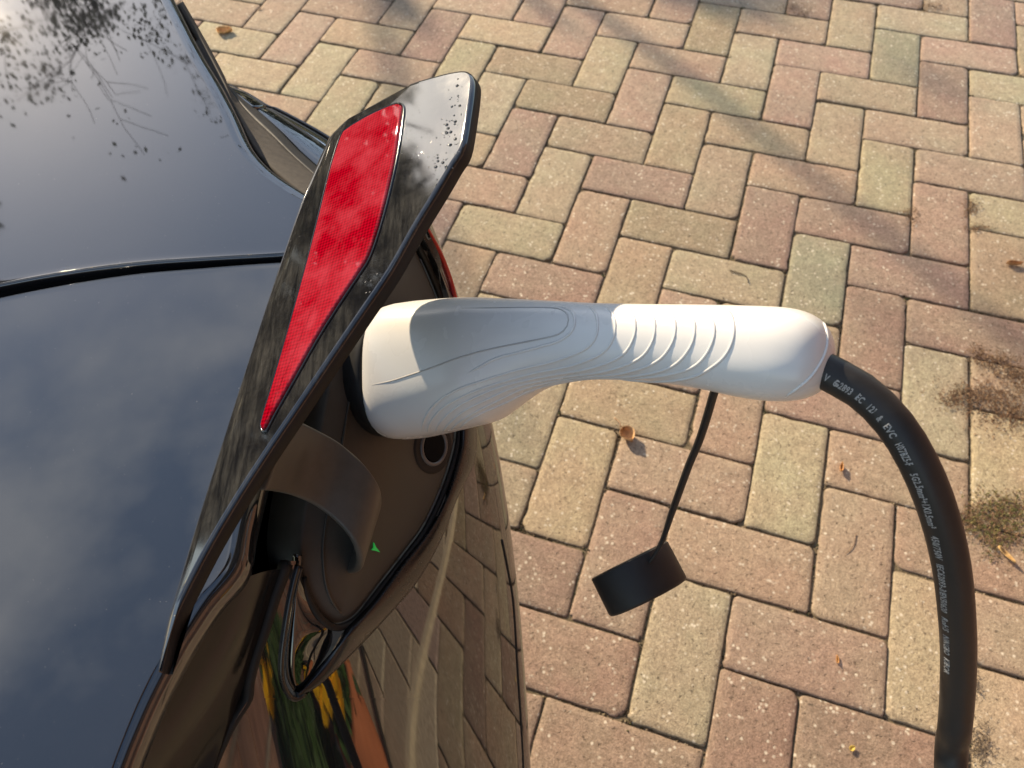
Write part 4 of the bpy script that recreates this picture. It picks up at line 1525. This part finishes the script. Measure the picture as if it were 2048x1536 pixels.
def flower_pot(loc, r, h, label, seed, cnt):
    t = thing("flower_pot", label, "flower pot", loc, "flower pots by the house wall")
    V, Fc = [], []
    pr = [(0, .0), (0, .70), (.80, .95), (.80, 1.06), (1.0, 1.10), (1.0, .98), (.86, .94), (.85, 0)]
    for z, q in pr:
        for i in range(32):
            a = 2 * math.pi * i / 32
            V.append(Vector((math.cos(a) * r * max(q, .001), math.sin(a) * r * max(q, .001), z * h)))
    for l_ in range(len(pr) - 1):
        for i in range(32):
            Fc.append((l_ * 32 + i, l_ * 32 + (i + 1) % 32, (l_ + 1) * 32 + (i + 1) % 32, (l_ + 1) * 32 + i))
    o = obj("pot", V, Fc, M_TERRA, None)
    md = o.modifiers.new("es", 'EDGE_SPLIT')
    o.parent = t
    f = blades("foliage", Vector((0, 0, h * .9)), r * 1.0, h * .5, 420, [(.03, .07, .015), (.05, .10, .02), (.04, .08, .03)], seed, M_FOLI, .035)
    f.parent = t
    rr_ = random.Random(seed)
    for k in range(cnt):
        a = rr_.uniform(0, 6.28); q = rr_.uniform(.2, 1.1) * r
        c = Vector((math.cos(a) * q, math.sin(a) * q, h * (1.62 - .35 * (q / r) ** 2)))
        V, Fc = [], []
        for pt in range(5):
            b = 2 * math.pi * pt / 5 + a
            d = Vector((math.cos(b), math.sin(b), .25)); s = Vector((-math.sin(b), math.cos(b), 0))
            i0 = len(V)
            R_ = .040
            V += [c, c + d * R_ * .6 + s * R_ * .5, c + d * R_, c + d * R_ * .6 - s * R_ * .5]
            Fc.append((i0, i0 + 1, i0 + 2, i0 + 3))
        fl = obj("flower", V, Fc, M_LEAF, None, smooth=False)
        set_tint(fl, [(.85, .48, .01)] * 5)
        fl.parent = t
    return t

# ------------------------------------------------------------------ trees ahead of the car
def tree(name, label, base, height, seed, leaves, lcols, spread=1.0, levels=4, trunk_r=.10, lsize=.12, bare=.5, clear=0.0):
    t = thing(name, label, "tree", base, "trees beyond the car")
    r = random.Random(seed)
    segs, tips = [], []
    def grow(p, d, L, rad, lv):
        n_ = 4
        pts, rr_ = [p], [rad]
        for i in range(n_):
            d = (d + Vector((r.uniform(-.22, .22), r.uniform(-.22, .22), r.uniform(-.08, .16)))).normalized()
            p = p + d * (L / n_)
            pts.append(p); rr_.append(rad * (1 - .55 * (i + 1) / n_))
        segs.append((pts, rr_, lv))
        if lv >= levels:
            tips.extend(pts[1:])
            return
        for k in range(r.randrange(4, 6) if lv else 8):
            j = r.randrange(1 if lv else 2, n_ + 1)
            a = r.uniform(0, 6.28)
            o1 = d.orthogonal().normalized(); o2 = d.cross(o1)
            dd = (d * r.uniform(.35, .8) + (o1 * math.cos(a) + o2 * math.sin(a)) * spread * r.uniform(.6, 1.0)).normalized()
            grow(pts[j], dd, L * r.uniform(.5, .72), rr_[j] * .62, lv + 1)
    grow(Vector((0, 0, 0)), Vector((0, 0, 1)), height * .55, trunk_r, 0)
    tr_g = merge([tube_geo(p, q, 7) for p, q, lv in segs if lv <= 1])
    o = obj("trunk", tr_g[0], tr_g[1], M_BARK, None); o.parent = t
    tw = merge([tube_geo(p, [max(.0025, x * .7) for x in q], 4, cap=False) for p, q, lv in segs if lv > 1 and p[0].z > clear])
    o = obj("branches", tw[0], tw[1], M_BARK, None, kind="stuff"); o.parent = t
    V, Fc, T = [], [], []
    for _ in range(leaves):
        p = r.choice(tips) + Vector((r.gauss(0, .10), r.gauss(0, .10), r.gauss(0, .10)))
        if p.z < clear * 1.06:
            continue
        if noise.noise(p * .9 + Vector((seed, 0, 0))) < bare - .5:
            continue
        d = Vector((r.uniform(-1, 1), r.uniform(-1, 1), r.uniform(-1, .6))).normalized(); s = d.orthogonal().normalized()
        l = lsize * r.uniform(.5, 1.2)
        i0 = len(V)
        V += [p, p + d * l * .5 + s * l * .3, p + d * l, p + d * l * .5 - s * l * .3]
        Fc.append((i0, i0 + 1, i0 + 2, i0 + 3))
        c = r.choice(lcols); k = r.uniform(.7, 1.2)
        T.append((c[0] * k, c[1] * k, c[2] * k))
    if Fc:
        o = obj("crown", V, Fc, M_FOLI, None, smooth=False, kind="stuff"); set_tint(o, T); o.parent = t
    return t
def at(az, dist):
    a = math.radians(az)
    return (math.sin(a) * dist, math.cos(a) * dist, 0)
OLV = [(.09, .10, .03), (.12, .12, .035), (.07, .085, .025), (.13, .10, .04)]
DKG = [(.03, .05, .018), (.045, .06, .02), (.05, .055, .025)]
tree("bare_tree", "thin bare tree with a few olive leaves ahead of the car", at(-22, 9.0), 4.7, 4, 70000, OLV, .9, 4, .10, .056, .50, 3.75)
tree("bare_tree", "leafless thin branched tree farthest left ahead of the car", at(-37, 11.0), 4.9, 11, 40, OLV, 1.0, 4, .10, .08, .6, 4.4)
tree("bare_tree", "sparse tree ahead of the paved drive to the right", at(-8, 9.5), 5.2, 23, 3500, OLV, 1.0, 4, .10, .09, .5)
def evergreen(label, base, h, r0, seed, count):
    t = thing("evergreen_tree", label, "tree", base, "evergreens left of the car")
    r = random.Random(seed)
    v, f = tube_geo([Vector((0, 0, 0)), Vector((.02, 0, h * .5)), Vector((0, .03, h * .93))], [.09, .06, .012], 8)
    o = obj("trunk", v, f, M_BARK, None); o.parent = t
    V, Fc, T = [], [], []
    for _ in range(count):
        z = r.random() ** .8
        rad = r0 * (math.sin(math.pi * min(1, .12 + .88 * z) ** .9) ** .22) * (.85 + .3 * noise.noise(Vector((z * 6, seed, 0)))) + .02
        a = r.uniform(0, 6.28)
        q = rad * r.uniform(.35, 1.0) * (1 + .25 * noise.noise(Vector((math.cos(a) * 2, math.sin(a) * 2, z * 9 + seed))))
        p = Vector((math.cos(a) * q, math.sin(a) * q, .25 + z * (h - .25)))
        d = Vector((math.cos(a) + r.uniform(-.7, .7), math.sin(a) + r.uniform(-.7, .7), r.uniform(-.5, .8))).normalized(); s_ = d.orthogonal().normalized()
        l = r.uniform(.07, .17)
        i0 = len(V)
        V += [p, p + d * l * .5 + s_ * l * .26, p + d * l, p + d * l * .5 - s_ * l * .26]
        Fc.append((i0, i0 + 1, i0 + 2, i0 + 3))
        c = r.choice(DKG); k = r.uniform(.7, 1.3)
        T.append((c[0] * k, c[1] * k, c[2] * k))
    o = obj("crown", V, Fc, M_FOLI, None, smooth=False, kind="stuff"); set_tint(o, T); o.parent = t
evergreen("dense dark evergreen tree nearest to the bare trees, left of the car", at(-48.9, 6.0), 4.9, 1.10, 31, 22000)
evergreen("taller dense evergreen tree in the middle, left of the car", at(-59.5, 5.6), 4.6, 1.05, 32, 22000)
hv, hf, ht = [], [], []
rh = random.Random(77)
for _ in range(16000):
    az = math.radians(rh.uniform(-47, 12))
    dist = 8.0 + rh.uniform(-.45, .45)
    z = rh.uniform(.05, 1) ** .7 * (2.50 + .75 * noise.noise(Vector((az * 14, 3, 0))))
    p = Vector((math.sin(az) * dist, math.cos(az) * dist, z))
    d = Vector((rh.uniform(-1, 1), rh.uniform(-1, 1), rh.uniform(-.5, 1))).normalized(); s_ = d.orthogonal().normalized()
    l = rh.uniform(.09, .22)
    i0 = len(hv)
    hv += [p, p + d * l * .5 + s_ * l * .28, p + d * l, p + d * l * .5 - s_ * l * .28]
    hf.append((i0, i0 + 1, i0 + 2, i0 + 3))
    c = rh.choice(DKG + OLV); k = rh.uniform(.7, 1.2)
    ht.append((c[0] * k, c[1] * k, c[2] * k))
added_hedge = obj("added_hedge", hv, hf, M_FOLI, None, smooth=False)  # added out of view to darken the door's reflection and dapple the paving
set_tint(added_hedge, ht)
tag(added_hedge, "long tall green leaf screen added ahead of the car to darken reflections", "added_hedge")


flower_pot((0.875, -.575, 0), .085, .115, "terracotta pot of yellow flowers near the house wall", 3, 22)
flower_pot((0.95, -1.05, 0), .08, .14, "smaller terracotta pot of yellow flowers nearer the corner", 6, 8)
t = thing("shrub", "low green shrub growing at the foot of the house wall", "shrub", (0.92, -.93, 0))
o = blades("foliage", Vector((0, 0, .02)), .11, .18, 1500, [(.03, .06, .015), (.04, .08, .02), (.05, .09, .03)], 8, M_FOLI, .05); o.parent = t
